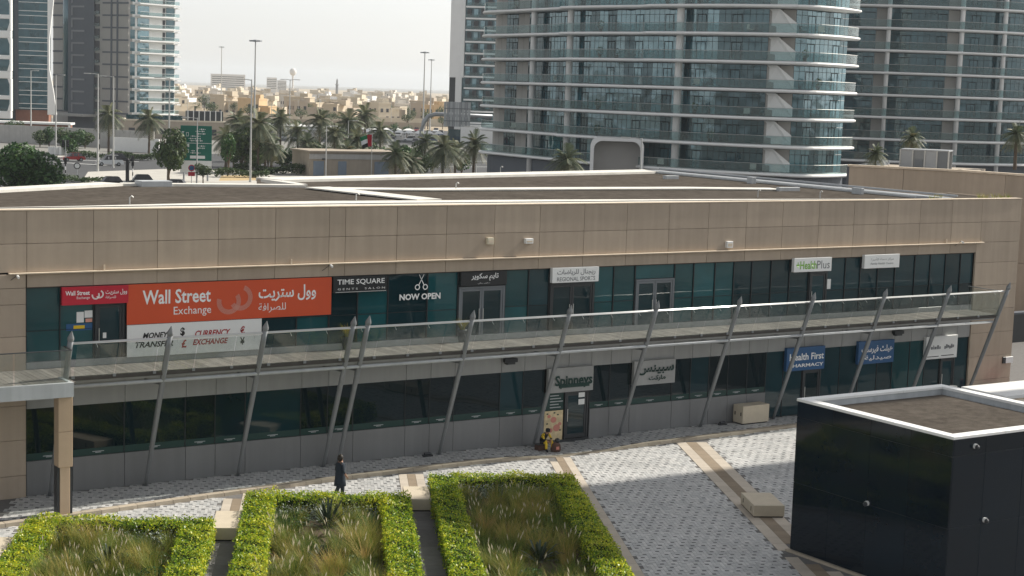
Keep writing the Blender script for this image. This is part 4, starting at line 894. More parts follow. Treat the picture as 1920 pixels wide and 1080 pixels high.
for a in ((58, 132, 415, 'tall street lamp with one flat head in front of the dark glass tower', 'right'), (105, 140, 360, 'thin street lamp right of the dark glass tower', 'right'), (184, 138, 290, 'tall street lamp on the pavement corner beside the white car, left of its neighbour', 'single'), (213, 143, 303, 'tall street lamp on the pavement corner beside the white car, right of its neighbour', 'single'), (318, 146, 272, 'street lamp just left of the green road sign', 'single'), (371, 221, 262, 'short street lamp in front of the green road sign', 'single'), (472, 149, 274, 'sturdy street lamp with one head facing left, in front of dark trees', 'single'), (544, 149, 405, 'street lamp with two heads beyond the palms', 'double'), (614, 236, 297, 'short street lamp in front of the low substation', 'right'), (655, 226, 330, 'thin short street lamp behind the substation', 'right'), (897, 238, 300, 'short street lamp with one head facing left, beside the dark palm', 'single'), (940, 264, 255, 'short street lamp with one head facing right, near the tower base', 'right'), (1207, 259, 195, 'short street lamp in front of the tower entrance arch', 'single')): lamp(a[0], a[1], a[2], a[3], a[4])
for a in ((415, 88, 780, 'very tall floodlight mast, leftmost against the sky'), (478, 76, 362, 'very tall floodlight mast, second from the left against the sky'), (795, 98, 480, 'very tall floodlight mast left of the white tower, the taller of two'), (808, 112, 640, 'very tall floodlight mast left of the white tower, the shorter of two')): lamp(*a, 'mast', 'floodlight masts')
for i, px in enumerate((352, 392, 430, 510, 560, 600, 680, 735, 770)): lamp(px, 182+i*1.2, 690, 'distant thin street lamp before the villas, %s from the left' % ORD[i], 'double', 'far street lamps before the villas')
# road sign board
def facing(px, d): p = gnd(px, d); return atan2(-p[0], p[1])      # a board turned square to the street seen from here
D = 272; p0 = gnd(369, D); t = thing('road_sign', 'large green direction sign board with white arrows and lettering', 'road sign', p0, facing(369, D)); W = 58/ppm(D); zt_, zb, zw = hgt(369, 236, D), hgt(369, 302, D), hgt(369, 325, D)
lbox(t, 'board', (0, 0, (zt_+zb)/2), (W, .16, zt_-zb), 'sign_green', .02); lbox(t, 'lower_panel', (0, 0, (zb+zw)/2-.01), (W, .14, zb-zw-.03), 'white_sign', .01); lbox(t, 'divider', (0, -.09, (zt_+zb)/2), (W*.97, .01, .07), 'text_white')
for s in (-.38, .38): b = MB(); b.tube([(s*W, .2, 0), (s*W, .2, zt_-.2)], .16, 10); b.build('post', t, 'galvanised')
def mark(x, z, w, h): lbox(t, 'mark', (x, -.09, z), (w, .012, h), 'text_white')
H_ = zt_-zb
for fx, fz, fw, fh in ((-.42, .26, .02, .10), (-.42, .32, .07, .025), (-.28, .30, .08, .012), (-.28, .20, .08, .012), (-.315, .25, .012, .11), (-.245, .25, .012, .11), (-.27, -.07, .10, .09), (-.27, -.27, .08, .012), (-.27, -.18, .08, .012), (-.305, -.225, .012, .1), (-.235, -.225, .012, .1), (-.43, -.22, .08, .02), (-.40, -.26, .02, .07), (.05, -.40, .48, .085)): mark(fx*W, fz*H_, fw*W, fh*H_) if False else lbox(t, 'mark', (fx*W, -.09, (zt_+zb)/2+fz*H_), (fw*W, .012, fh*H_), 'text_white')
for fx, fz, w in ((.2, .40, .22), (.12, .34, .3), (.15, .27, .3), (-.02, .20, .34), (-.05, .13, .4), (0, .07, .42), (.2, -.08, .2), (.15, -.14, .28), (-.1, -.22, .14), (-.02, -.28, .34)):
    n = int(w/.045)
    for j in range(n): lbox(t, 'letter', ((fx-w/2+(j+.5)*w/n)*W, -.09, (zt_+zb)/2+fz*H_), (w/n*.62*W, .012, (.014+.012*((j*5) % 3))*H_), 'text_white')
def round_sign(px, py, d, label, m='red_sign', mi='blue_sign'):
    p = gnd(px, d); z = hgt(px, py, d); t = thing('round_sign', label, 'road sign', p, facing(px, d)); b = MB(); b.tube([(0, 0, 0), (0, 0, z+.3)], .05, 6); b.build('post', t, 'galvanised')
    b = MB(); b.tube([(0, -.07, z), (0, -.10, z)], .52, 20); b.build('disc', t, m); b = MB(); b.tube([(0, -.105, z), (0, -.11, z)], .38, 20); b.build('face', t, mi); return t, z
t, z = round_sign(361, 316, 262, 'red-rimmed blue round traffic sign in front of the white lower panel'); lbox(t, 'plate', (0, -.08, z-.95), (1.05, .03, .65), 'red_sign')
round_sign(145, 312, 265, 'round white traffic sign on a striped post by the road', 'text_black', 'white_sign')
def traffic(px, d, h, label, n=2):
    p = gnd(px, d); t = thing('traffic_light', label, 'traffic light', p, facing(px, d), 'traffic lights at the junction')
    for i in range(5): b = MB(); b.tube([(0, 0, i*.55), (0, 0, i*.55+.549)], .085, 8); b.build('post_band', t, 'text_white' if i % 2 else 'text_black')
    b = MB(); b.tube([(0, 0, 2.75), (0, 0, h)], .07, 8); b.build('post', t, 'galvanised')
    for i in range(n):
        hd = lbox(t, 'signal_head', ((i-.5)*.7 if n > 1 else 0, -.2, h-.5), (.42, .25, 1.15), 'text_black', .03)
        for j in range(3): link('lens', boxmesh(.22, .08, .2, 'frame_dark', .03), hd, (0, -.15, .35-.35*j))
    lbox(t, 'signal_head', (0, -.2, 3.1), (.42, .25, 1.0), 'text_black', .03)
traffic(123, 262, 6.3, 'traffic light with paired heads on a black and white banded post'); traffic(186, 318, 5.6, 'traffic light behind the tall lamp left of the white car', 1); traffic(250, 262, 4.2, 'traffic light low in front of the white car', 1)
t = thing('bollard_post', 'thick black post on the pavement right of the white car', 'post', gnd(240, 262)); b = MB(); b.tube([(0, 0, 0), (0, 0, 3.6)], .3, 10); b.build('shaft', t, 'text_black'); b = MB(); b.tube([(0, 0, 3.6), (0, 0, 3.75)], [.32, .2], 10); b.build('cap', t, 'text_black')
# overhead sign seen from behind on a bent tube gantry
D = 325; g0 = gnd(793, D); t = thing('sign_gantry', 'grey bent-tube road gantry carrying a ribbed sign back', 'gantry', g0, facing(793, D)); s_px = 1/ppm(D); zz1 = hgt(815, 214, D); Lx = 132*s_px
b = MB(); b.tube([(0, 0, 0), (0, 0, zz1-3.2), (.35, 0, zz1-1.6), (1.2, 0, zz1-.45), (2.6, 0, zz1), (Lx, 0, zz1-.1)], [.5, .45, .45, .43, .42, .36], 12); b.build('bent_tube', t, 'galvanised', smooth=True)
for i in range(9): lbox(t, 'sign_back', ((43+i*5.6)*s_px, -.55, zz1+.1), (5.1*s_px, .12, 46*s_px), 'galvanised' if i % 2 else 'beam_grey', .01)
for i in range(2): lbox(t, 'cross_beam', (66*s_px, -.66, zz1-1.2+i*2.4), (50*s_px, .1, .16), 'steel')
# flag
p = gnd(700, 262); t = thing('flagpole', 'drooping red, white and black flag on a thin pole above the substation', 'flag', p, facing(700, 262)); zf = hgt(700, 252, 262); b = MB(); b.tube([(0, 0, 0), (0, 0, zf+.3)], [.07, .04], 8); b.build('pole', t, 'pole_light')
def flagpart(m, u0, u1, v0, v1):
    b = MB(); n = 6; L, Hf = 1.9, 2.0
    def P(u, v): return (-u*L*(.75+.25*v), .12*sin(u*7+v*2), zf-.05-(1-v)*Hf*(.92)-u*u*.55)
    for i in range(n):
        a, c_ = u0+(u1-u0)*i/n, u0+(u1-u0)*(i+1)/n; b.quad(P(a, v0), P(c_, v0), P(c_, v1), P(a, v1))
    b.build('cloth', t, m)
flagpart('flag_red', 0, .42, 0, 1); flagpart('flag_green', .42, 1, .67, 1); flagpart('flag_white', .42, 1, .33, .67); flagpart('flag_black', .42, 1, 0, .33)

# ------------------------------------------------------------------ low buildings in the middle distance
D = 298; a, b_ = gnd(583, D), gnd(752, D+8); t = thing('substation', 'low beige flat-roofed substation with blue-grey doors', 'building', a, atan2(b_[1]-a[1], b_[0]-a[0])); L = sqrt((b_[0]-a[0])**2+(b_[1]-a[1])**2); hz = hgt(583, 286, D)
lbox(t, 'wall', (L/2, 4.5, hz/2), (L, 9, hz), 'concrete_tan'); lbox(t, 'roof', (L/2, 4.5, hz+.15), (L+.7, 9.7, .3), 'concrete_tan', .03); lbox(t, 'band', (L/2, -.06, hz-.75), (L+.1, .12, .9), 'concrete')
for fx, w in ((.10, 2.0), (.36, 1.6), (.80, 2.8)): lbox(t, 'door', (fx*L, -.05, 1.35), (w, .1, 2.6), 'shutter_blue', .01)
for fx in (.15, .84): lbox(t, 'lamp', (fx*L, -.25, 3.05), (.6, .4, .22), 'frame_dark', .02)
lbox(t, 'annexe', (L+2.4, 3, 1.7), (4.6, 6, 3.4), 'concrete_tan')
# boundary walls
def wallrun(pts, h, m, label, th=.4, cap=True):
    t = thing('boundary_wall', label, 'wall', pts[0])
    for a, b in zip(pts[:-1], pts[1:]):
        d = Vector(b)-Vector(a); L = d.length; n = max(1, int(L/6)); ang = atan2(d.y, d.x)
        for i in range(n):
            c_ = Vector(a)+d*((i+.5)/n)-Vector(pts[0]); lbox(t, 'panel', (c_.x, c_.y, h/2), (L/n-.05, th, h), m, rot=(0, 0, ang))
    return t
wallrun([gnd(-30, 400), gnd(118, 395), gnd(290, 385)], 4.2, 'concrete', 'long grey boundary wall below the left towers')
wallrun([gnd(215, 372), gnd(300, 368)], 3.1, 'white_paint', 'white ribbed wall behind the palm left of the green sign')
wallrun([gnd(330, 640), gnd(560, 650), gnd(800, 655)], 2.4, 'concrete_tan', 'long sandy wall in front of the villa district'); wallrun([gnd(330, 690), gnd(560, 700), gnd(850, 705)], 3.2, 'villa_1', 'pale boundary wall right before the first row of villas')
wallrun([gnd(575, 345), gnd(640, 340)], 3.6, 'concrete', 'grey wall with pale gate beyond the palms')
for i in range(3): p = gnd(96+i*10, 345); t = thing('utility_cabinet', 'white utility cabinet beside the road under the left towers, %s from the left' % ('first', 'second', 'third')[i], 'cabinet', p, .2*i, 'white utility cabinets'); lbox(t, 'case', (0, 0, .85), (1.0, .8, 1.6), 'white_paint', .03); lbox(t, 'plinth', (0, 0, .025), (1.1, .9, .05), 'concrete'); lbox(t, 'door_leaf', (0, -.41, .85), (.8, .02, 1.4), 'white_sign')
D = 455; p = gnd(232, D); q = gnd(424, D+8); t = thing('podium_building', 'long low beige building at the foot of the pale tower', 'building', p, atan2(q[1]-p[1], q[0]-p[0])); L = sqrt((q[0]-p[0])**2+(q[1]-p[1])**2); hz = hgt(300, 228, D)
lbox(t, 'wall', (L/2, 6, hz/2), (L, 12, hz), 'concrete_tan'); lbox(t, 'parapet', (L/2, 6, hz+.2), (L+.4, 12.4, .4), 'villa_1'); lbox(t, 'glass_rail', (L*.3, .3, hz+1), (L*.55, .1, 1.2), 'tower_glass')
for i in range(9): lbox(t, 'window', (L*(.08+.1*i), -.05, hz*.42), (L*.06, .12, hz*.34), 'villa_window')
lbox(t, 'roof_screen', (L*.80, 3, hz+1.7), (L*.36, 4, 2.6), 'frame_dark')
for i in range(7): lbox(t, 'screen_post', (L*(.63+.055*i), .9, hz+1.8), (.25, .1, 2.8), 'white_paint')
D = 425; p = gnd(-10, D); q = gnd(131, D+2); t = thing('shop_row', 'row of small lit shops with white canopy under the dark glass tower', 'building', p, atan2(q[1]-p[1], q[0]-p[0])); L = sqrt((q[0]-p[0])**2+(q[1]-p[1])**2); zc = hgt(60, 231, D)
lbox(t, 'wall', (L/2, 4, zc/2-.2), (L-1, 7, zc-.4), 'brick_red'); lbox(t, 'canopy', (L/2, 2.5, zc), (L+.8, 7, .5), 'white_paint', .03); lbox(t, 'end_post', (L-.2, .2, zc/2), (.5, .5, zc), 'white_paint')
for i in range(9): lbox(t, 'shop_window', (L*(.06+.11*i), .42, zc-1.9), (L*.085, .16, 2.2), ('tower_glass', 'white_sign', 'villa_window', 'villa_1')[i % 4])
for px, d, w, h, lb in ((395, 2500, 64, 138, 'faint wide slab block on the skyline'), (500, 2700, 19, 145, 'faint small block on the skyline left of the water tower'), (520, 2800, 17, 150, 'faint low block on the skyline beside the small block')):
    p = gnd(px, d); zt_ = hgt(px, h, d); t = thing('distant_block', lb, 'building', p, facing(px, d)); W = w/ppm(d); lbox(t, 'wall', (W/2, 15, zt_/2), (W, 30, zt_), 'villa_5')
    for i in range(6): lbox(t, 'window_band', (W/2, -.2, zt_*(.25+.12*i)), (W*.92, .3, zt_*.04), 'villa_window')
p = gnd(549, 2300); t = thing('water_tower', 'pale ball-topped water tower on the skyline', 'water tower', p); zt_ = hgt(549, 128, 2300); b = MB(); b.tube([(0, 0, 0), (0, 0, zt_-8)], 1.3, 10); b.build('shaft', t, 'villa_5'); b = MB(); b.tube([(0, 0, zt_-10+10*(1-cos(i*pi/8))/2) for i in range(9)], [.8+3.8*sin(i*pi/8) for i in range(9)], 12); b.build('tank', t, 'villa_5', smooth=True)
p = gnd(632, 1700); t = thing('minaret', 'slender dark minaret on the skyline', 'minaret', p); zt_ = hgt(632, 147, 1700); b = MB(); b.tube([(0, 0, 0), (0, 0, zt_*.7), (0, 0, zt_*.72), (0, 0, zt_*.75), (0, 0, zt_*.92), (0, 0, zt_)], [1.5, 1.3, 1.8, 1.0, .9, .05], 10); b.build('shaft', t, 'wall_grey'); b = MB(); b.tube([(0, 0, zt_*.70), (0, 0, zt_*.715)], 2.1, 10); b.build('gallery', t, 'wall_grey')
# villas
def villa(px, d, seed, row):
    r = random.Random(seed); p = gnd(px, d); W, Dp, h = r.uniform(11, 17), r.uniform(10, 15), r.choice((7.2, 7.8, 8.4, 9.2)); m = r.choice((0, 1, 1, 2, 3, 4, 0) if row < 3 else (0, 1, 3, 5, 3, 1))
    cn = ('sandy', 'cream', 'brown', 'pale', 'ochre', 'white')[m]
    t = thing('villa', '%s villa, %s of its colour from the left in the %s distant row' % (cn, nth((cn, row)), ORD[row]), 'house', p, facing(px, d)+r.choice((-.5, -.35, .3, .55)), 'distant villas')
    mt = 'villa_%d' % m; k = r.uniform(.45, .7); wing = r.uniform(.5, .8)*h
    b = MB(); b.box(-W/2, -W/2+W*k, -Dp/2, Dp/2, 0, h); b.box(-W/2+W*k, W/2, -Dp/2+r.uniform(0, 3), Dp/2, 0, wing); b.box(-W*.1, W*.15, -Dp*.2, Dp*.2, h, h+2.3); b.build('wall', t, mt)
    b = MB(); 
    for x0, x1, z in ((-W/2, -W/2+W*k, h), (-W/2+W*k+.02, W/2, wing)): b.box(x0-.15, x1+.15, -Dp/2-.15, -Dp/2+.15, z, z+.7); b.box(x0-.15, x0+.15, -Dp/2+.15, Dp/2, z, z+.7); b.box(x1-.15, x1+.15, -Dp/2+.15, Dp/2, z, z+.7)
    b.build('parapet', t, mt)
    b = MB()
    for fl in range(2):
        for i in range(4):
            x = -W/2+W*(.14+.24*i); z = 1.4+3.4*fl
            if (x > -W/2+W*k and z > wing-2) or r.random() < .25: continue
            b.box(x-.6, x+.6, -Dp/2-.12, -Dp/2+.03, z, z+1.6)
        for i in range(3): y = -Dp/2+Dp*(.2+.3*i); b.box(-W/2-.12, -W/2+.03, y-.6, y+.6, 1.4+3.4*fl, 3+3.4*fl)
    if b.f: b.build('windows', t, 'villa_window')['kind'] = 'stuff'
sd = 500
for row, (d, gap) in enumerate(((735, 17), (765, 18), (800, 18), (850, 18), (910, 18), (990, 19), (1090, 19), (1220, 20), (1400, 22), (1650, 26), (1950, 32), (2350, 40))):
    px = 322+random.uniform(0, 25)
    while px < 846:
        if random.random() < (.8 if row else .62): villa(px, d+random.uniform(-12, 12), sd, row)
        sd += 1; px += gap*ppm(d)*random.uniform(.9, 1.35)
# trees among the villas and car park
for i, (d, px) in enumerate(sorted([(random.choice((660, 745, 780, 830, 900, 1000)), random.uniform(330, 840)) for _ in range(60)])):
    tree(px, d, random.uniform(5, 9), random.uniform(2.2, 4.5), 'dark tree among the villas, %s from left in the %s line of trees' % (nth(('vt', d)), ORD[(660, 745, 780, 830, 900, 1000).index(d)]), i, 'leaf_tree', 'trees among the villas', 500)
for i, px in enumerate((380, 397, 520, 560, 612, 640, 700, 740, 742, 765)): tree(px, 520+12*(i % 4), 4.5, 1.9, 'small clipped tree in the far car park, %s from the left' % ORD[i], i, 'leaf_bush', 'car park trees', 500)
# ------------------------------------------------------------------ towers
def offset_line(pts, w):
    out = []
    for i, p in enumerate(pts):
        a, b = pts[max(i-1, 0)], pts[min(i+1, len(pts)-1)]; t = Vector((b[0]-a[0], b[1]-a[1])).normalized(); n = Vector((t.y, -t.x)); out.append((p[0]+n.x*w, p[1]+n.y*w))
    return out
def resample(pts, step):
    out = [pts[0]]; acc = 0
    P = [Vector(p) for p in pts]; seg = [(b-a).length for a, b in zip(P[:-1], P[1:])]; tot = sum(seg); n = max(2, int(round(tot/step))); cum = np.concatenate([[0], np.cumsum(seg)])
    s = np.linspace(0, tot, n+1); return [(float(np.interp(x, cum, [p.x for p in P])), float(np.interp(x, cum, [p.y for p in P]))) for x in s]
def smooth_line(pts, n=3):
    for _ in range(n):
        q = [pts[0]]
        for a, b in zip(pts[:-1], pts[1:]): q += [(a[0]*.75+b[0]*.25, a[1]*.75+b[1]*.25), (a[0]*.25+b[0]*.75, a[1]*.25+b[1]*.75)]
        pts = q+[pts[-1]]
    return pts
def slab_mesh(line, back, th, m, org):
    """floor slab with a rounded nose along the front line"""
    L = [(p[0]-org[0], p[1]-org[1]) for p in line]; B = [(p[0]-org[0], p[1]-org[1]) for p in back]; b = MB()
    prof = [(-.35, -th*.5), (-.08, -th*.32), (0, -th*.02), (-.10, th*.36), (-.4, th*.5)]; rings = []
    for o, z in prof: rings.append([(x, y, z) for x, y in offset_line(L, o)])
    n = len(L)
    for a, c in zip(rings[:-1], rings[1:]):
        for i in range(n-1): b.quad(a[i], a[i+1], c[i+1], c[i])
    for i in range(n-1):
        b.quad(rings[-1][i], rings[-1][i+1], (B[i+1][0], B[i+1][1], th*.5), (B[i][0], B[i][1], th*.5)); b.quad((B[i][0], B[i][1], -th*.5), (B[i+1][0], B[i+1][1], -th*.5), rings[0][i+1], rings[0][i])
    for i in (0, n-1): b.v += [r[i] for r in rings]+[(B[i][0], B[i][1], th*.5), (B[i][0], B[i][1], -th*.5)]; b.f.append(list(range(len(b.v)-len(rings)-2, len(b.v)))); b.mi.append(0)
    return b.mesh(m)
def ribbon(line, z0, z1, m, org, th=.03):
    b = MB(); L = [(p[0]-org[0], p[1]-org[1]) for p in line]; M_ = offset_line(L, -th)
    for i in range(len(L)-1):
        b.quad((*L[i], z0), (*L[i+1], z0), (*L[i+1], z1), (*L[i], z1)); b.quad((*M_[i+1], z0), (*M_[i], z0), (*M_[i], z1), (*M_[i+1], z1)); b.quad((*L[i], z1), (*L[i+1], z1), (*M_[i+1], z1), (*M_[i], z1))
    return b.mesh(m)
def balcony_tower(label, pxd, zlev, nvis, cols, glass_in=2.0, pane=1.7, depth=26, name='residential_tower', solid=(), top=None, wave=0., dark=False, rail=True, wend=9999, railm='rail_glass_tower'):
    line0 = smooth_line([tuple(gnd(px, d)[:2]) for px, d in pxd], 3); org = (*line0[len(line0)//2], 0)
    t = thing(name, label, 'tower', org); line = resample(line0, 1.2)
    def pix(p):
        d = np.array([p[0], p[1], 16.5])-_C; return 960+FPX*(d@_R)/(d@_F)
    if wave:                                             # overlapping petals: each steps out, then tapers back to the wall
        off = []
        for p in line:
            q = pix(p); o = 0.
            for a, b, w in ((900, 1046, .7), (1046, 1196, 1.25), (1196, 1470, 1.25), (1470, 1612, 1.1)):
                if a <= q < b: t_ = (q-a)/(b-a); o = w*wave*(min(1., t_*14)*(1-t_)**.8 if b < 1600 else sin(pi*min(1, t_*1.05))**.7)
            off.append(o)
        line = [offset_line(line, o)[i] for i, o in enumerate(off)]
    back = offset_line(line, -depth*.5); wall_line = resample([p for p in offset_line(resample(line0, 1.2), -glass_in) if pix(p) < wend], pane)
    sm = slab_mesh(line, offset_line(line, -glass_in-1.5), .44, 'slab_white', org); rm = ribbon(offset_line(line, -.3), .28, 1.35, railm, org); rb = MB(); ll = [(p[0]-org[0], p[1]-org[1]) for p in offset_line(line, -.3)]
    for a, b in zip(ll[:-1], ll[1:]): rb.box(0, sqrt((b[0]-a[0])**2+(b[1]-a[1])**2), -.03, .03, 1.35, 1.40) if False else rb.tube([(*a, 1.37), (*b, 1.37)], .03, 4, cap=False)
    rbm = rb.mesh('pole_light')
    wl = [(p[0]-org[0], p[1]-org[1]) for p in wall_line]; sh = zlev[1]-zlev[0]
    # solid inner core behind the glass
    cr = MB(); inner = offset_line(wl, -.35); bk = offset_line(wl, -depth); cr.prism(inner+bk[::-1], 0, zlev[-1]); cr.build('core', t, 'wall_charcoal')
    cr = MB(); cr.prism(inner+bk[::-1], zlev[-1]+.3, zlev[-1]+1.2); cr.build('roof', t, 'slab_white')
    solid_r = []
    for s in solid:
        solid_r.append(s)
    wpx = []
    for p in wall_line:
        d = np.array([p[0], p[1], 10])-_C; wpx.append(960+FPX*(d@_R)/(d@_F))
    pcache = {}
    for k, z in enumerate(zlev[:-1]):
        if k < nvis or k == len(zlev)-2:
            link('floor_slab', sm, t, (0, 0, z))
            if rail: link('balustrade', rm, t, (0, 0, z)); link('balustrade_rail', rbm, t, (0, 0, z))
        else: link('floor_slab', sm, t, (0, 0, z))
        if k < nvis:
            fr = MB()
            for i, (a, b) in enumerate(zip(wl[:-1], wl[1:])):
                L = sqrt((b[0]-a[0])**2+(b[1]-a[1])**2); ang = atan2(b[1]-a[1], b[0]-a[0]); mid = ((a[0]+b[0])/2, (a[1]+b[1])/2); pxm = (wpx[i]+wpx[i+1])/2
                m = 'tower_glass_dark' if dark else 'tower_glass'
                nm = 'pane'
                for s0, s1, sm_ in solid:
                    if s0 <= pxm < s1: m = sm_; nm = 'wall_panel' if 'wall' in sm_ else 'pane'
                if m == 'tower_glass' and ((i*7+k*3) % 11 in (2, 5)): m = 'tower_glass_dark'
                link(nm, boxmesh(round(L, 1)-.05, .08, sh-.62, m), t, (mid[0], mid[1], z+.3+(sh-.62)/2), (0, 0, ang))
                fr.tube([(a[0], a[1], z+.28), (a[0], a[1], z+sh-.28)], .045, 4)
                if nm == 'pane':
                    o_ = (sin(ang)*.05, -cos(ang)*.05); fr.tube([(mid[0]+o_[0], mid[1]+o_[1], z+.28), (mid[0]+o_[0], mid[1]+o_[1], z+sh-.28)], .028, 4); fr.tube([(a[0]+o_[0], a[1]+o_[1], z+2.55), (b[0]+o_[0], b[1]+o_[1], z+2.55)], .026, 4)
                if nm == 'pane' and i % 3 == 1:          # door leaf frames
                    n = Vector((sin(ang), -cos(ang), 0))*.06; d = Vector((cos(ang), sin(ang), 0)); c = Vector((mid[0], mid[1], z))+n
                    for s in (-.38, .38): fr.tube([tuple(c+d*L*s+Vector((0, 0, .3))), tuple(c+d*L*s+Vector((0, 0, 2.5)))], .05, 4)
                    fr.tube([tuple(c-d*L*.38+Vector((0, 0, 2.5))), tuple(c+d*L*.38+Vector((0, 0, 2.5)))], .05, 4)
            fr.build('window_frames', t, 'mullion')['kind'] = 'stuff'
        else:
            link('window_band', ribbon(wall_line, z+.3, z+sh-.3, 'tower_glass', org, .05), t)
    for px, r in cols:
        i = int(np.argmin([abs(w-px) for w in wpx])); p = wl[i]; ang_n = Vector((0, 0)); q = offset_line(wl, glass_in*.55)[i]
        b = MB(); b.tube([(q[0], q[1], 0), (q[0], q[1], zlev[-1])], r, 12); b.build('column', t, 'slab_white', smooth=True)
    return t, line, org
ZL = [6.95+3.5*k for k in range(16)]
RT = [(903, 256), (915, 252), (940, 249), (1000, 240), (1070, 231), (1130, 226), (1200, 221), (1267, 217), (1350, 213), (1440, 210), (1500, 209), (1560, 212.5), (1607, 216.5)]
tw, rl, rorg = balcony_tower('large residential tower with wavy white balcony slabs and teal glass, middle of the background', RT, ZL, 8, [(1012, .42), (1072, .45), (1268, .5)], solid=((900, 925, 'tower_glass'), (925, 948, 'wall_taupe'), (948, 962, 'tower_glass_dark'), (962, 990, 'wall_taupe'), (990, 1014, 'tower_glass_dark'), (1340, 1440, 'tower_glass_dark'), (1440, 1482, 'wall_taupe')), wave=1.1, wend=1585)
# white fins where each balcony turns towards the sun
for k in range(8):
    z = ZL[k]; p = Vector(gnd(1478, 211.2)); n = Vector((-p.x, -p.y, 0)).normalized(); q = p+n*.4; lat = Vector((_R0[0], _R0[1], 0)); b = MB()
    a0 = q-lat*3.0-n*1.6; b.v = [tuple(a0+Vector((0, 0, z+.3))), tuple(q+lat*.6+Vector((0, 0, z+.3))), tuple(q+lat*.6+Vector((0, 0, z+1.5))), tuple(q-lat*1.6+Vector((0, 0, z+3.2))), tuple(a0+Vector((0, 0, z+3.2)))]
    b.v += [tuple(Vector(v)-n*.25) for v in b.v]; b.f = [(0, 1, 2, 3, 4), (9, 8, 7, 6, 5)]+[(i, i+5, (i+1) % 5+5, (i+1) % 5) for i in range(5)]; b.mi = [0]*7; b.build('privacy_fin', tw, 'slab_white', world=True)
# ground storey of the tower: dark base wall and the white entrance arch
bl = [(p[0]-rorg[0], p[1]-rorg[1]) for p in offset_line(rl, -1.4)]; b = MB(); b.prism(bl+offset_line(bl, -8)[::-1], 0, 6.6); b.build('base_wall', tw, 'wall_charcoal')
pa = Vector(gnd(1160, 221)); fdir = Vector((-pa.x, -pa.y, 0)).normalized(); lat = Vector((_R0[0], _R0[1], 0))
def arch_pt(u, z, o): return tuple(pa+lat*u+fdir*(2.6+o)+Vector((0, 0, z)))
def arch(u0, u1, z0, z1, w, r, dep):
    def loop(i):
        pts = []
        for cx, cz, a0 in ((u1-i-r, z1-i-r, 0), (u0+i+r, z1-i-r, 90)):
            for a in range(0, 91, 15): pts.append((cx+r*cos(radians(a0+a)), cz+r*sin(radians(a0+a))))
        return [(u1-i, z0)]+pts+[(u0+i, z0)]
    A, B = loop(0), loop(w); b = MB()
    for i in range(len(A)-1):
        b.quad(arch_pt(*A[i], 0), arch_pt(*B[i], 0), arch_pt(*B[i+1], 0), arch_pt(*A[i+1], 0)); b.quad(arch_pt(*B[i], 0), arch_pt(*B[i], -dep), arch_pt(*B[i+1], -dep), arch_pt(*B[i+1], 0)); b.quad(arch_pt(*A[i+1], 0), arch_pt(*A[i+1], -dep), arch_pt(*A[i], -dep), arch_pt(*A[i], 0))
    return b
arch(-3.4, 3.6, 0, hgt(1160, 259, 218), .45, 1.1, 5).build('entrance_arch', tw, 'slab_white', world=True)
b = MB(); z1 = hgt(1160, 258, 218)-.4; b.quad(arch_pt(-3, 0, -2.2), arch_pt(3.2, 0, -2.2), arch_pt(3.2, z1, -2.2), arch_pt(-3, z1, -2.2)); b.build('entrance_wall', tw, 'wall_taupe', world=True)
rb_ = random.Random(5); zl_ = ['lowest', 'second', 'third', 'fourth', 'fifth', 'sixth', 'seventh']
for k in range(7):
    for px in sorted(rb_.sample([950, 985, 1030, 1110, 1150, 1240, 1300, 1330, 1400, 1420, 1510, 1540], 3)):
        if k == 0 and 1100 < px < 1210: continue
        i = int(np.argmin([abs(960+FPX*((np.array([p[0], p[1], 16.5])-_C)@_R)/((np.array([p[0], p[1], 16.5])-_C)@_F)-px) for p in rl])); q = offset_line(rl, -1.15)[i]; z = ZL[k]+.225; k_ = 90; dd = rng.normal(0, 1, (k_, 3)); dd /= np.linalg.norm(dd, axis=1)[:, None]
        if rb_.random() < .55:
            t = thing('balcony_shrub', 'potted shrub on the %s balcony of the wavy tower, at its %s' % (zl_[k], 'left part' if px < 1060 else 'middle' if px < 1260 else 'right of middle' if px < 1450 else 'right tip'), 'plant pot', (q[0], q[1], z), 0, 'shrubs on the tower balconies'); b = MB(); b.tube([(0, 0, 0), (0, 0, .5)], [.2, .28], 8); b.build('pot', t, 'frame_dark'); link('foliage', quadmesh(leaves(np.array([0, 0, .95])+dd*np.array([.45, .45, .55]), dd, .2, .6), 'leaf_tree', rng.uniform(0, 1, k_)), t)['kind'] = 'stuff'
        else:
            t = thing('lounge_chair', 'pale lounge chair on the %s balcony of the wavy tower, at its %s' % (zl_[k], 'left part' if px < 1060 else 'middle' if px < 1260 else 'right of middle' if px < 1450 else 'right tip'), 'chair', (q[0], q[1], z), rb_.uniform(0, 6), 'chairs on the tower balconies'); lbox(t, 'seat', (0, 0, .38), (.8, .75, .16), 'villa_3', .03); lbox(t, 'backrest', (0, .36, .72), (.8, .14, .6), 'villa_3', .03)
            for sx in (-.34, .34):
                for sy in (-.3, .3): lbox(t, 'leg', (sx, sy, .15), (.06, .06, .3), 'frame_dark')
ft, fl, forg = balcony_tower('farther residential tower with straight white slabs behind the wavy one at right', [(1520, 268), (1600, 266), (1700, 265), (1800, 265), (1900, 268), (2010, 276), (2120, 290)], [7.1+3.5*k for k in range(15)], 8, [(1660, .36), (1778, .4), (1866, .36), (1990, .4)], solid=((1640, 1660, 'wall_taupe'), (1758, 1778, 'wall_taupe')), dark=True, pane=1.9)
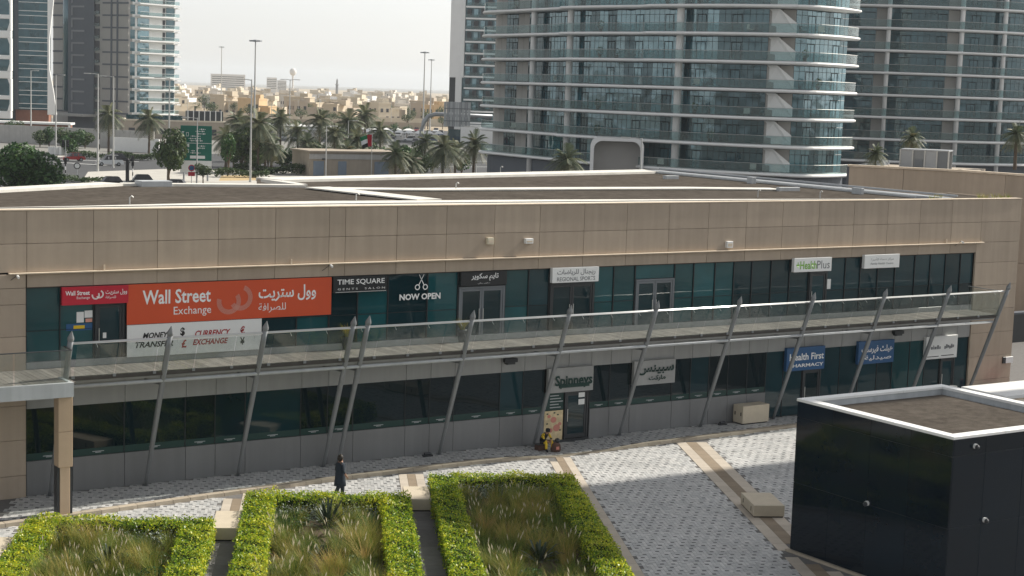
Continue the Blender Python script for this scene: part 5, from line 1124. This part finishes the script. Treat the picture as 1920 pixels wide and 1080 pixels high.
# slender tower out on the right whose shadow lies across the paving
st_ = thing('residential_tower', 'slender residential tower standing off to the right beyond the kiosk', 'tower', (113, 47.5, 0)); box(st_, 'core', 107, 119, 42.2, 53.6, 0, 57.5, 'wall_taupe')
for k in range(16): box(st_, 'floor_slab', 106.4, 119.6, 41.7, 54.1, 3.4+3.4*k, 3.75+3.4*k, 'slab_white'); box(st_, 'window_band', 106.9, 107.0, 43, 53, 4.2+3.4*k, 6.4+3.4*k, 'tower_glass'); box(st_, 'window_band', 108, 118, 42.1, 42.2, 4.2+3.4*k, 6.4+3.4*k, 'tower_glass')
# pale slab tower left of the wavy tower
def plain_tower(label, px0, d0, px1, d1, sh, nfl, name='office_tower'):
    a, b = gnd(px0, d0), gnd(px1, d1); ang = atan2(b[1]-a[1], b[0]-a[0]); L = sqrt((b[0]-a[0])**2+(b[1]-a[1])**2); return thing(name, label, 'tower', a, ang), L
D = 509; t, L = plain_tower('white-edged slab tower with dark glass floors left of the wavy tower', 842, D, 940, D-2, 3.5, 14, 'residential_tower')
Hh = 62; lbox(t, 'core', (L/2, 9, Hh/2), (L, 17, Hh), 'tower_glass_dark'); z0 = hgt(850, 145, D)
lbox(t, 'edge_wall', (2.2, .2, (Hh+z0)/2), (4.4, 1.2, Hh-z0), 'slab_white'); lbox(t, 'edge_foot', (2.9, .2, z0/2+2), (1.9, 1.1, z0-4), 'white_paint'); lbox(t, 'edge_recess', (.9, .6, z0/2+2), (1.8, .9, z0-4), 'frame_dark')
for i in range(18):
    z = 2.6+3.48*i; lbox(t, 'floor_slab', (L/2+2.5, -.5, z), (L-4.4, 1.6, .5), 'slab_white', .04); lbox(t, 'balustrade', (L/2+2.5, -1.0, z+.8), (L-4.6, .06, 1.0), 'rail_glass_tower')
    for j in range(5): lbox(t, 'window', (5.6+j*2.1, -.08, z+1.75), (1.3, .12, 2.3), 'tower_glass' if (i+j) % 2 else 'villa_window')
lbox(t, 'podium', (L*.75, -3, 2.8), (L*.9, 5, 5.6), 'white_paint')
# pale and charcoal tower, second from the left
D = 480; t, L = plain_tower('pale and charcoal apartment tower with white balconies on its right side', 178, D+6, 240, D, 3.5, 14, 'apartment_tower'); Hh = 60; sh = 3.5; zb = hgt(240, 212, D)
lbox(t, 'taupe_wing', (L/2, 7, Hh/2), (L, 14, Hh), 'wall_taupe')
for i in range(16):
    z = zb-.3+sh*i
    if z > Hh-2: break
    lbox(t, 'floor_line', (L*.62, -.05, z), (L*.78, .14, .45), 'wall_charcoal'); lbox(t, 'balcony_recess', (.9, -.06, z+1.8), (1.7, .16, 2.7), 'villa_window'); lbox(t, 'balcony_rail', (1.0, -.5, z+.75), (2.0, .08, .9), 'rail_glass_tower')
for fx in (.5, .68): lbox(t, 'joint_strip', (L*fx, -.09, Hh/2), (.55, .16, Hh), 'wall_charcoal')
wg = lbox(t, 'charcoal_wing', (-5.0, 5.5, Hh/2), (10.0, 12, Hh), 'wall_charcoal')
for i in range(16):
    z = zb-.3+sh*i+1.2
    if z > Hh-2: break
    lbox(t, 'window_sill', (-6.1, -.56, z+1.2), (5.0, .12, .5), 'wall_grey'); lbox(t, 'window_edge', (-8.4, -.56, z), (.5, .12, 2.6), 'wall_grey')
b = MB(); b.tube([(-11.5, 3.2, 6), (-11.5, 3.2, Hh)], 3.0, 24); b.build('glass_drum', t, 'tower_glass_dark', smooth=True)
lbox(t, 'rear_wing', (-17.2, 9, Hh/2), (6, 10, Hh), 'wall_taupe')
for i in range(16):
    z = zb-.3+sh*i
    if z < Hh-1: lbox(t, 'floor_line', (-17.2, 3.95, z), (6.05, .14, .5), 'wall_charcoal')
lbox(t, 'entrance_canopy', (-8, -2.5, zb-1.2), (17, 6, .7), 'concrete', .05)
# white wing (turned to the right)
a = gnd(240, D); e = gnd(329, D+14); wt = thing('apartment_tower', 'white apartment wing with stacked glass-railed balconies facing right', 'tower', a, atan2(e[1]-a[1], e[0]-a[0])); L = sqrt((e[0]-a[0])**2+(e[1]-a[1])**2)
lbox(wt, 'core', (L/2, 8, Hh/2), (L-.1, 15.5, Hh), 'slab_white')
for i in range(16):
    z = zb-.3+sh*i
    if z > Hh-3: break
    lbox(wt, 'floor_slab', (L*.56, -1.0, z), (L*.84, 2.4, .32), 'slab_white', .03); lbox(wt, 'balustrade', (L*.56, -2.1, z+.75), (L*.82, .06, .95), 'rail_glass_tower'); lbox(wt, 'balustrade_rail', (L*.56, -2.1, z+1.26), (L*.83, .09, .07), 'white_paint')
    lbox(wt, 'window', (1.4, .22, z+1.8), (2.3, .2, 2.6), 'tower_glass_dark'); lbox(wt, 'window', (5.6, .22, z+1.75), (4.2, .2, 2.4), 'tower_glass'); lbox(wt, 'window', (L-2.0, .22, z+1.75), (3.2, .2, 2.4), 'tower_glass_dark')
    lbox(wt, 'door', (L-4.4, .22, z+1.6), (.9, .2, 2.3), 'villa_window'); lbox(wt, 'return_slab', (L+.5, 2.5, z-.6), (1.4, 7, .3), 'slab_white')
# dark glass tower at the left edge
D = 452; a, b_ = gnd(22, D), gnd(89, D+2); t = thing('office_tower', 'dark glass office tower with thin white bands and flared white edge at the left', 'tower', a, atan2(b_[1]-a[1], b_[0]-a[0])); L = sqrt((b_[0]-a[0])**2+(b_[1]-a[1])**2); zb = hgt(55, 206, D)
lbox(t, 'curtain_wall', (L/2, 8, (Hh+zb)/2), (L, 15, Hh-zb), 'tower_glass_dark'); lbox(t, 'brick_base', (L/2, 8.6, zb/2), (L+.4, 15, zb), 'brick_red'); lbox(t, 'charcoal_strip', (.8, .3, (Hh+zb)/2), (1.7, .8, Hh-zb), 'wall_charcoal')
for i in range(17):
    for dz in (0, 1.25):
        z = zb+.4+3.55*i+dz
        if z < Hh-1: lbox(t, 'white_band', (L/2+.9, .42, z), (L-1.8, .12, .16), 'white_paint')
    if zb+3.55*i+3 < Hh:
        for j in range(5): lbox(t, 'pane', (2.6+j*(L-2.6)/5.1, .45, zb+3.55*i+2.9), ((L-2.6)/5.3-.1, .06, 2.0), 'tower_glass_dark')
b = MB(); wdt = [(zb-1.2, 2.4), (zb+5, 1.6), (zb+11, .5), (zb+19, .45), (zb+30, 1.6), (zb+40, 2.4), (Hh, 2.6)]
for (z0, w0), (z1, w1) in zip(wdt[:-1], wdt[1:]):
    for y in (0., 3.): b.quad((L, y, z0), (L+w0, y, z0), (L+w1, y, z1), (L, y, z1))
    b.quad((L+w0, 0, z0), (L+w0, 3, z0), (L+w1, 3, z1), (L+w1, 0, z1)); b.quad((L, 3, z0), (L, 0, z0), (L, 0, z1), (L, 3, z1))
b.build('flared_edge', t, 'white_paint')
D = 446; a = gnd(-40, D); b_ = gnd(21, D); t = thing('apartment_tower', 'white-framed tower front with dark octagonal windows at the left edge', 'tower', a, atan2(b_[1]-a[1], b_[0]-a[0])); L = sqrt((b_[0]-a[0])**2+(b_[1]-a[1])**2)
lbox(t, 'core', (L/2-.4, 9, Hh/2), (L-1.2, 15, Hh), 'tower_glass_dark'); zr = hgt(10, 222, D); sh2 = 75.*1/ppm(D)
for i in range(8):
    z = zr+sh2*i
    lbox(t, 'frame_band', (L/2, .5, z+.9), (L, 1.6, 2.0), 'white_paint', .2); lbox(t, 'balustrade', (L/2-.6, .1, z+2.3), (L-1.2, .1, 1.0), 'rail_glass_tower'); b = MB()
    x0, zA, zB = L, z+1.9, z+sh2-.1; b.v = [(x0, -.3, zA), (x0, -.3, zB), (x0-.9, -.3, zB), (x0-.35, -.3, zB-1.6), (x0-.35, -.3, zA+2.0), (x0-1.0, -.3, zA)]; b.v += [(v[0], 1.4, v[2]) for v in b.v]; b.f = [(0, 1, 2, 3, 4, 5), (11, 10, 9, 8, 7, 6)]+[(j, j+6, (j+1) % 6+6, (j+1) % 6) for j in range(6)]; b.mi = [0]*8; b.build('frame_post', t, 'white_paint')
    lbox(t, 'frame_band', (L/2, .6, z+sh2*.52), (L, 1.3, 1.1), 'white_paint', .15) if i % 1 == 0 else None
# ------------------------------------------------------------------ tan podium at the right
D = 128; a, m_, e = gnd(1600, D), gnd(1808, D-3), gnd(1990, D-9); zt_ = hgt(1605, 313, D); t = thing('podium_wall', 'plain tan podium building with rooftop plant enclosure at right', 'building', a)
for p, q in ((a, m_), (m_, e)):
    d = Vector(q)-Vector(p); L = d.length; ang = atan2(d.y, d.x); n = int(L/3.6)
    for i in range(n):
        c = Vector(p)+d*((i+.5)/n)-Vector(a)
        for z0, z1 in ((0, zt_*.45), (zt_*.45, zt_)): lbox(t, 'panel', (c.x, c.y, (z0+z1)/2), (L/n-.03, .3, z1-z0-.03), 'tan_panel', rot=(0, 0, ang))
    c = Vector(p)+d*.5-Vector(a); lbox(t, 'cap', (c.x, c.y, zt_+.08), (L+.2, .6, .14), 'ledge', rot=(0, 0, ang)); nrm = Vector((-d.y, d.x, 0)).normalized(); lbox(t, 'roof', (c.x+nrm.x*9, c.y+nrm.y*9, zt_-.5), (L, 17.6, .3), 'concrete_tan', rot=(0, 0, ang))
dn = Vector((-(m_[1]-a[1]), m_[0]-a[0], 0)).normalized(); lbox(t, 'side_wall', (dn.x*9, dn.y*9, zt_/2), (.4, 18, zt_), 'wall_charcoal', rot=(0, 0, atan2(m_[1]-a[1], m_[0]-a[0])))
p = atd(1736, 312, D+6); zb = zt_-.35; ang = atan2(m_[1]-a[1], m_[0]-a[0]); t2 = thing('plant_enclosure', 'grey metal rooftop plant enclosure on the tan podium', 'enclosure', (p[0], p[1], zb), ang); w = 88/ppm(D+6); hh = hgt(1736, 281, D+6)-zb
for fx, fw, m in ((-.36, .26, 'galvanised'), (-.11, .22, 'steel'), (.13, .24, 'galvanised'), (.38, .22, 'frame_grey')): lbox(t2, 'side_panel', (fx*w, -1.2, hh/2), (fw*w, .08, hh-.1), m, .01)
lbox(t2, 'roof_frame', (0, 0, hh), (w, 2.6, .1), 'galvanised')
for s in (-.5, -.24, .01, .26, .5): lbox(t2, 'corner_post', (s*w, -1.26, hh/2), (.1, .1, hh), 'pole_light')
lbox(t2, 'louvre', (-.11*w, -1.27, hh*.35), (.16*w, .06, hh*.4), 'frame_grey')
lbox(t2, 'back_panel', (0, 1.2, hh/2), (w, .08, hh-.1), 'galvanised')
def onpod(px, d): p = atd(px, 300, d); return (p[0], p[1], zt_-.35)
palm(0, 0, hgt(1642, 286, D+5)-zt_+.35, 1.15, 'small palm on the tan podium left of the metal enclosure', 1, 'podium palms', loc=onpod(1642, D+5)); palm(0, 0, hgt(1708, 256, D+12)-zt_+.35, 1.25, 'taller small palm on the tan podium behind the metal enclosure', 1, 'podium palms', loc=onpod(1708, D+12)); palm(0, 0, hgt(1903, 250, D+14)-zt_+.35, 1.5, 'small palm on the podium at the right edge', 1, 'podium palms', loc=onpod(1903, D+14))
# weeds on the right-hand roof edge
for px in (1700, 1715, 1800, 1812, 1830, 1845, 1858):
    p = onz(px, 371, 11.2); n = 40; aa = rng.uniform(0, 2*pi, n); Q, T = blade_strips(np.c_[.1*np.cos(aa), .1*np.sin(aa), np.zeros(n)], np.c_[np.cos(aa), np.sin(aa)], rng.uniform(.2, .5, n), np.full(n, .012), rng.uniform(.3, .8, n), rng.uniform(.2, .8, n), None)
    o = link('roof_weed', quadmesh(Q, 'grass_blade', T)); o.location = (p[0], 64.6, 11.2); tag(o, 'tuft of weeds on the right end of the roof edge, %s from the left' % nth('weed'), 'weed', 'roof weeds')
# ------------------------------------------------------------------ planting behind the building
for a in ((204, 352, 8.5, 3.9, 'date palm in front of the pale tower, left of the beige building'), (280, 356, 7.8, 3.9, 'date palm standing before the beige building and white wall'), (447, 340, 8.6, 3.6, 'date palm just right of the green sign'), (486, 300, 9.0, 4.0, 'tall date palm with bare trunk in front of dark trees'), (500, 315, 6.0, 3.4, 'short date palm right of the bare-trunked palm'), (527, 345, 9.0, 3.7, 'date palm near the double-headed lamp'), (602, 350, 9.0, 4.0, 'date palm behind the left end of the substation'), (655, 340, 8.8, 4.2, 'wide date palm behind the middle of the substation'), (686, 365, 10.2, 3.8, 'date palm behind the flag')): palm(a[0], a[1], a[2], a[3], a[4], 0)
palm(835, 285, 6.4, 4.0, 'pale drooping date palm right of the substation', 0); palm(745, 262, 6.0, 2.9, 'dark fan palm at the right end of the substation', 1); palm(775, 268, 4.6, 2.7, 'dark low palm beside the fan palm', 1); palm(893, 262, 8.0, 3.1, 'dark palm beside the lamp at the left end of the wavy tower', 1); palm(1068, 178, 9.3, 2.5, 'dark palm in front of the wavy tower left of its entrance arch', 1)
tree(318, 268, 9.0, 3.2, 'dense dark tree left of the green sign', 1, n=2200, low=.15); tree(455, 300, 8.2, 4.4, 'broad dark tree right of the green sign', 2, n=2200, low=.2); tree(383, 262, 3.6, 1.6, 'small dark round tree at the foot of the green sign', 3, n=1500, low=.4)
tree(760, 300, 6.4, 2.4, 'olive bushy tree between the fan palm and the pale palm', 0, 'leaf_bush', n=1500, low=.2); tree(800, 306, 4.6, 1.9, 'small dark bush beside the gantry foot', 1, n=1500, low=.1); tree(430, 292, 7.2, 1.6, 'light green slim tree at the right edge of the green sign', 2, 'leaf_bush', n=1500, low=.3)
b = tree(40, 212, hgt(42, 258, 212), 5.6, 'big round dark green bush at the left edge behind the roof', 3, 'leaf_bush', 'large bush', 9000, .0)
for i, (px, d, h, r) in enumerate(((75, 378, 4.2, 2.2), (92, 380, 5.2, 1.8), (120, 382, 4.6, 2.6), (140, 378, 4.8, 2.8), (160, 380, 4.2, 2.6), (20, 405, 5.5, 2.6), (40, 405, 5.0, 2.2), (130, 345, 4.4, 2.0))): tree(px, d, h, r, 'olive shrub along the grey wall below the left towers, %s' % ('beside the first cabinet', 'between two lamps', 'right of the thin lamp', 'in the middle of the wall', 'left of the palm', 'at the left edge', 'under the shop row', 'behind the traffic light')[i], i, 'leaf_bush' if i % 2 else 'leaf_tree', 'shrubs along the grey wall', 1500, .05)
def hedgerow(px0, d0, px1, d1, h, w, label):
    a, b = Vector(gnd(px0, d0)), Vector(gnd(px1, d1)); L = (b-a).length; n = int(L*h*90); g = rng.uniform(0, 1, (n, 3)); d = (b-a).normalized(); s = Vector((-d.y, d.x, 0))
    P = np.array([tuple(d*L*k[0]+s*w*(k[1]-.5)+Vector((0, 0, h*(.1+.9*k[2]**.6)*(.8+.2*sin(k[0]*L*.7))))) for k in g]); t = thing('low_hedge', label, 'hedge', a, 0, 'low roadside hedges')
    link('foliage', quadmesh(leaves(P, np.tile((0, 0, 1.), (n, 1)), .42, .8), 'leaf_tree', np.clip(rng.normal(.35, .2, n), 0, 1)), t)['kind'] = 'stuff'
hedgerow(405, 285, 505, 288, 1.6, 3, 'dark clipped hedge right of the green sign'); hedgerow(440, 298, 575, 300, 2.0, 2.5, 'long dark hedge left of the substation'); hedgerow(205, 330, 290, 335, 1.8, 3, 'low dark hedge behind the white car'); hedgerow(140, 335, 190, 333, 1.5, 3, 'low dark hedge left of the white car'); hedgerow(90, 262, 200, 258, 1.0, 4, 'low pale scrub at the roof edge beside the big bush'); hedgerow(935, 262, 975, 258, 2.6, 3, 'dark hedge below the left end of the wavy tower')
for i, (px, d, h, r, v) in enumerate(((425, 312, 6.2, 3.2, 0), (462, 322, 7.6, 3.4, 0), (512, 300, 5.0, 3.0, 1), (560, 330, 7.0, 3.4, 0), (578, 318, 5.0, 3.0, 1), (630, 322, 7.2, 3.4, 0), (672, 318, 6.4, 3.3, 0), (715, 335, 7.6, 3.4, 0), (800, 318, 6.2, 3.0, 1), (858, 300, 5.6, 3.0, 0), (655, 310, 4.4, 2.8, 1))): palm(px, d, h, r, 'filler palm in the planting belt behind the roof, %s from the left' % ORD[(0, 1, 2, 3, 4, 5, 7, 8, 9, 10, 6)[i]], v, 'filler palms in the planting belt')
for i, (px, d, h, r) in enumerate(((440, 318, 5.4, 2.8), (475, 312, 6.0, 3.0), (505, 322, 5.2, 2.6), (540, 318, 4.6, 2.6), (590, 330, 5.6, 2.8), (618, 326, 5.0, 2.6), (642, 330, 5.4, 2.8), (668, 326, 5.2, 2.6), (700, 330, 5.6, 2.8), (728, 320, 5.0, 2.4), (780, 316, 5.8, 2.6), (815, 326, 5.2, 2.4), (870, 316, 4.8, 2.4))): tree(px, d, h, r, 'bushy tree in the belt of planting behind the roof, %s from the left' % ORD[i], i, 'leaf_bush' if i % 3 == 0 else 'leaf_tree', 'bushy trees in the planting belt', 1500, .1)
# ------------------------------------------------------------------ vehicles
def car_parts(L, W, H, suv):
    hb = H*(.56 if suv else .58); b = MB(); prof = [(-.5, .22), (-.49, .62), (-.40, .74), (-.22, .92), (.30, 1.0), (.46, .94), (.5, .7), (.5, .22)]
    lo = [(x*L, z*hb) for x, z in prof]
    def extr(pr, w0, tops):
        n = len(pr); m = MB()
        for s in (-1, 1): m.v += [(x, s*w0*(tops if z > hb*.9 else 1), z) for x, z in pr]
        m.f = [tuple(range(n)), tuple(range(2*n-1, n-1, -1))]+[(i, i+n, (i+1) % n+n, (i+1) % n) for i in range(n)]; m.mi = [0]*(n+2); return m
    body = extr(lo, W/2, .96)
    cab = [(-.22, hb*.93), (-.10, H*.96), (.05, H), (.32, H*.98), (.46 if suv else .42, hb*.97)]
    cabin = MB(); pr = [(x*L, z) for x, z in cab]; n = len(pr)
    for s in (-1, 1): cabin.v += [(x, s*(W/2*.96 if z < hb*1.1 else W/2*.78), z) for x, z in pr]
    cabin.f = [tuple(range(n)), tuple(range(2*n-1, n-1, -1))]+[(i, i+n, (i+1) % n+n, (i+1) % n) for i in range(n)]; cabin.mi = [0]*(n+2)
    roof = MB(); roof.box(-.08*L, .30*L, -W*.37, W*.37, H*.985, H*1.012)
    return body, cabin, roof, hb
CARM = {}
def car(px, d, L, W, H, m, label, rot, group='cars', suv=False, loc=None):
    k = (L, W, H, m, suv)
    if k not in CARM:
        body, cabin, roof, hb = car_parts(L, W, H, suv); wm = MB(); wm.tube([(0, -.11, 0), (0, .11, 0)], .34, 14); rm = MB(); rm.tube([(0, -.115, 0), (0, .115, 0)], .2, 10)
        CARM[k] = (body.mesh(m), cabin.mesh('villa_window'), roof.mesh(m), wm.mesh('tyre'), rm.mesh('galvanised'), hb)
    bm, cm, rm_, wm, rim, hb = CARM[k]; t = thing('parked_car' if 'park' in label else 'car', label, 'car', loc or gnd(px, d), rot, group); link('body', bm, t, (0, 0, .12)); link('cabin_glass', cm, t, (0, 0, .12)); link('roof', rm_, t, (0, 0, .12))
    for sx in (-.31, .31):
        for sy in (-.46, .46): w = link('wheel', wm, t, (sx*L, sy*W, .34)); link('rim', rim, w)
    if d < 400:
        for sy in (-.36, .36): lbox(t, 'headlight', (-.495*L, sy*W, hb*.62+.12), (.06, .34, .16), 'white_sign', .01); lbox(t, 'tail_light', (.498*L, sy*W, hb*.7+.12), (.05, .25, .2), 'text_red', .01)
        for s in (-.05, .2):
            for sy in (-1, 1): lbox(t, 'pillar', (s*L, sy*W*.435, H*.78+.1), (.09, .05, H*.38), m, rot=(sy*.42, 0, 0))
car(206, 310, 5.0, 2.0, 1.85, 'car_white', 'white off-road car crossing the junction at left', facing(206, 310)+.15, 'cars at the junction', True); car(226, 322, 4.9, 1.9, 1.7, 'car_black', 'black car partly behind the white off-road car', facing(226, 320)+3.3, 'cars at the junction', True)
car(137, 322, 4.4, 1.8, 1.5, 'car_red', 'dark red car waiting behind the traffic light', facing(137, 322)+.3, 'cars at the junction'); car(205, 250, 4.5, 1.8, 1.45, 'car_black', 'black car roof showing just above the roof edge, leftmost', facing(205, 250)+.2, 'cars behind the roof edge'); car(262, 250, 4.6, 1.85, 1.9, 'car_black', 'dark car with open boot shape above the roof edge', facing(262, 250)+.1, 'cars behind the roof edge', True); car(326, 246, 4.6, 1.85, 1.6, 'car_silver', 'silver car at the foot of the green sign', facing(326, 246)-.2, 'cars behind the roof edge')
i = 0
for d in (485, 505, 545, 575, 615):
    px = 486+random.uniform(0, 10)
    while px < 832:
        if random.random() < .68: car(px, d, 4.6, 1.85, random.choice((1.5, 1.75)), ('car_white', 'car_white', 'car_silver', 'car_white', 'car_black', 'car_blue', 'car_red')[i % 7], '%s car, %s of its colour from the left in the %s row of parked cars' % ((cn := ('white', 'white', 'silver', 'white', 'black', 'blue', 'red')[i % 7]), nth((cn, 'car', d)), ORD[(485, 505, 545, 575, 615).index(d)]), facing(px, d)+random.choice((0, 1.57, 1.5)), 'cars in the far car park')
        i += 1; px += random.uniform(3.2, 5.5)*ppm(d)
for j, (px, d, w) in enumerate(((640, 500, 26), (690, 530, 30), (760, 505, 24), (560, 540, 22))):
    p = gnd(px, d); t = thing('parking_shade', 'pale shade canopy over parked cars beyond the palms, %s' % ('above the substation middle', 'behind the flag', 'left of the gantry', 'left of the substation')[j], 'canopy', p, facing(px, d), 'car park shade canopies'); b = MB(); n = 8
    for i_ in range(n):
        x0, x1 = -w/2+w*i_/n, -w/2+w*(i_+1)/n
        b.quad((x0, -2.6, 2.6), (x1, -2.6, 2.6), ((x0+x1)/2+.4, 0, 3.3), ((x0+x1)/2-.4, 0, 3.3)); b.quad(((x0+x1)/2-.4, 0, 3.3), ((x0+x1)/2+.4, 0, 3.3), (x1, 2.6, 2.8), (x0, 2.6, 2.8))
    b.build('fabric', t, 'white_paint')
    for i_ in range(0, n+1, 2): b = MB(); b.tube([(-w/2+w*i_/n, 2.6, 0), (-w/2+w*i_/n, 2.6, 2.8)], .08, 6); b.build('post', t, 'pole_light')

# ------------------------------------------------------------------ people
def skinned(joints, edges, root=0, sub=1):
    me = bpy.data.meshes.new('body'); me.from_pydata([j[:3] for j in joints], edges, []); o = bpy.data.objects.new('body_tmp', me); COL.objects.link(o)
    o.modifiers.new('skin', 'SKIN'); sk = me.skin_vertices[0].data if me.skin_vertices else None
    if sk is None:
        bm = bmesh.new(); bm.from_mesh(me); bm.verts.layers.skin.verify(); bm.to_mesh(me); bm.free(); sk = me.skin_vertices[0].data
    for i, j in enumerate(joints): sk[i].radius = (j[3], j[4] if len(j) > 4 else j[3]); sk[i].use_root = (i == root)
    s = o.modifiers.new('sub', 'SUBSURF'); s.levels = s.render_levels = sub
    out = bpy.data.meshes.new_from_object(o.evaluated_get(bpy.context.evaluated_depsgraph_get())); bpy.data.objects.remove(o); out.polygons.foreach_set('use_smooth', [True]*len(out.polygons)); return out
def dress(me, joints, mats, mat_of):
    me.materials.clear()
    for m in mats: me.materials.append(MATS[m])
    J = np.array([j[:3] for j in joints])
    for p in me.polygons: p.material_index = mat_of[int(np.argmin(((J-np.array(p.center))**2).sum(1)))]
def hand(joints, edges, wrist, d, side, mo, mat_idx):
    d = Vector(d).normalized(); s = Vector(side).normalized(); w = Vector(joints[wrist][:3]); b = len(joints); palm_ = w+d*.08; joints.append((*palm_, .032, .018)); edges.append((wrist, b)); mo.append(mat_idx)
    for i, (o, l) in enumerate(((-.03, .07), (-.01, .085), (.012, .08), (.032, .06))):
        k = len(joints); p1 = palm_+s*o+d*.03; p2 = p1+d*l*.6+Vector((0, 0, -.012)); joints.append((*p1, .009)); joints.append((*p2, .008)); edges += [(b, k), (k, k+1)]; mo += [mat_idx]*2
    k = len(joints); p1 = w+d*.03-s*.045; joints.append((*p1, .011)); joints.append((*(p1+d*.05-s*.012), .009)); edges += [(wrist, k), (k, k+1)]; mo += [mat_idx]*2
# walking figure, seen from the side, heading right along the kerb
J = [(0, 0, .95, .15, .13), (0, 0, 1.15, .15, .12), (.01, 0, 1.36, .19, .12), (.02, 0, 1.50, .07), (.03, 0, 1.58, .085), (.035, 0, 1.68, .095),
     (-.02, .19, 1.42, .07), (-.10, .24, 1.16, .055), (-.02, .25, .93, .04), (.02, -.19, 1.42, .07), (.03, -.25, 1.16, .055), (.16, -.24, .97, .04),
     (0, .09, .90, .11), (.14, .10, .50, .095), (.16, .10, .10, .075), (.30, .10, .04, .04), (0, -.09, .90, .11), (-.10, -.10, .50, .095), (-.26, -.10, .13, .075), (-.14, -.10, .05, .04)]
E_ = [(0, 1), (1, 2), (2, 3), (3, 4), (4, 5), (2, 6), (6, 7), (7, 8), (2, 9), (9, 10), (10, 11), (0, 12), (12, 13), (13, 14), (14, 15), (0, 16), (16, 17), (17, 18), (18, 19)]
MO = [0, 0, 0, 1, 1, 1, 0, 0, 1, 0, 0, 1, 0, 0, 0, 2, 0, 0, 0, 2]
hand(J, E_, 8, (.15, 0, -1), (1, 0, 0), MO, 1); hand(J, E_, 11, (.5, 0, -.8), (1, 0, .3), MO, 1)
me = skinned(J, E_); dress(me, J, ['cloth_navy', 'skin', 'tyre'], MO)
p = onz(637, 934); wp = thing('person', 'person in dark clothes walking along the kerb behind the middle hedge', 'person', (p[0], p[1], 0), -.12); link('body', me, wp)
b = MB(); b.tube([(0.0, 0, 1.50), (-.015, 0, 1.60), (.0, 0, 1.70), (.02, 0, 1.795)], [.06, .115, .118, .04], 12); b.build('hair', wp, 'hair', smooth=True)
b = MB(); b.tube([(0, 0, .52), (0, 0, .80), (0, 0, 1.15), (.01, 0, 1.40), (.01, 0, 1.47)], [.25, .215, .19, .20, .10], 14); cl = b.build('long_coat', wp, 'cloth_navy', smooth=True)
for yy in (-.03, .03): b = MB(); b.tube([(.112, yy, 1.672), (.122, yy, 1.672)], .011, 6); b.build('eye', wp, 'text_black')
# seated delivery rider bent forward, facing the camera
J = [(0, 0, .42, .15, .13), (0, -.06, .62, .16, .12), (0, -.20, .80, .18, .11), (0, -.29, .88, .065), (0, -.34, .92, .08), (0, -.39, .98, .09),
     (.20, -.22, .80, .065), (.24, -.36, .58, .05), (.10, -.46, .50, .038), (-.20, -.22, .80, .065), (-.24, -.36, .58, .05), (-.10, -.46, .50, .038),
     (.12, -.08, .42, .10), (.20, -.46, .47, .08), (.20, -.48, .10, .06), (.20, -.62, .045, .042), (-.12, -.08, .42, .10), (-.20, -.46, .47, .08), (-.20, -.48, .10, .06), (-.20, -.62, .045, .042)]
MO = [0, 1, 1, 2, 2, 2, 1, 1, 2, 0, 1, 2, 0, 3, 0, 0, 0, 3, 0, 0]; E_ = E_[:19]
hand(J, E_, 8, (-.5, -.5, -.5), (.6, -.5, 0), MO, 2); hand(J, E_, 11, (.5, -.5, -.5), (-.6, -.5, 0), MO, 2)
me = skinned(J, E_); dress(me, J, ['cloth_black', 'cloth_black', 'skin', 'yellow'], MO)
for pl in me.polygons:
    c = pl.center
    if .16 < c.z < .40 and c.y < -.38 and abs(c.x) > .12: pl.material_index = 3
    if c.z > .62 and abs(c.x) > .14 and c.y < -.1: pl.material_index = 3
p = onz(1026, 847, .03); rp = thing('person', 'person in black and yellow clothes sitting bent forward beside the market door', 'person', (p[0], p[1]+.45, step_h(p[0])), .2); link('body', me, rp)
b = MB(); b.tube([(0, -.36, .93), (0, -.36, 1.0), (0, -.37, 1.07), (0, -.38, 1.10)], [.10, .118, .10, .03], 12); b.build('cap', rp, 'cloth_black', smooth=True)
st2 = thing('low_crate', 'low dark crate the seated person in black and yellow sits on', 'crate', (p[0], p[1]+.52, step_h(p[0]))); lbox(st2, 'case', (0, 0, .13), (.5, .36, .26), 'bag_brown', .02); lbox(st2, 'lid', (0, 0, .275), (.52, .38, .03), 'frame_dark', .01)
p = onz(1043, 846, .03); t = thing('shopping_bag', 'brown bag with dark bundle on the paving beside the seated person', 'bag', (p[0], p[1]+.05, step_h(p[0]))); b = MB(); b.tube([(0, 0, 0), (0, 0, .08), (0, 0, .34), (.02, 0, .42)], [.20, .25, .21, .12], 10); b.build('sack', t, 'bag_brown', smooth=True); b = MB(); b.tube([(.06, 0, .40), (.07, 0, .46), (.08, 0, .58), (.08, 0, .62)], [.08, .13, .11, .03], 10); b.build('bundle', t, 'frame_dark', smooth=True); lbox(t, 'patch', (-.06, -.24, .2), (.16, .02, .14), 'poster_pink')

# ------------------------------------------------------------------ air
hz_ = MB(); hz_.box(-9500, 9500, -9500, 9500, -1.2, 95); hz_o = hz_.build('haze', None, 'joint'); hz_o['kind'] = 'stuff'; hz_o.display_type = 'WIRE'
hm = bpy.data.materials.new('haze_air'); hm.use_nodes = True; n = hm.node_tree.nodes; n.remove(n['Principled BSDF']); pv = n.new('ShaderNodeVolumePrincipled'); pv.inputs['Color'].default_value = (.82, .88, .94, 1); pv.inputs['Density'].default_value = .00009; pv.inputs['Anisotropy'].default_value = .2
hm.node_tree.links.new(pv.outputs[0], n['Material Output'].inputs['Volume']); hz_o.data.materials.clear(); hz_o.data.materials.append(hm)
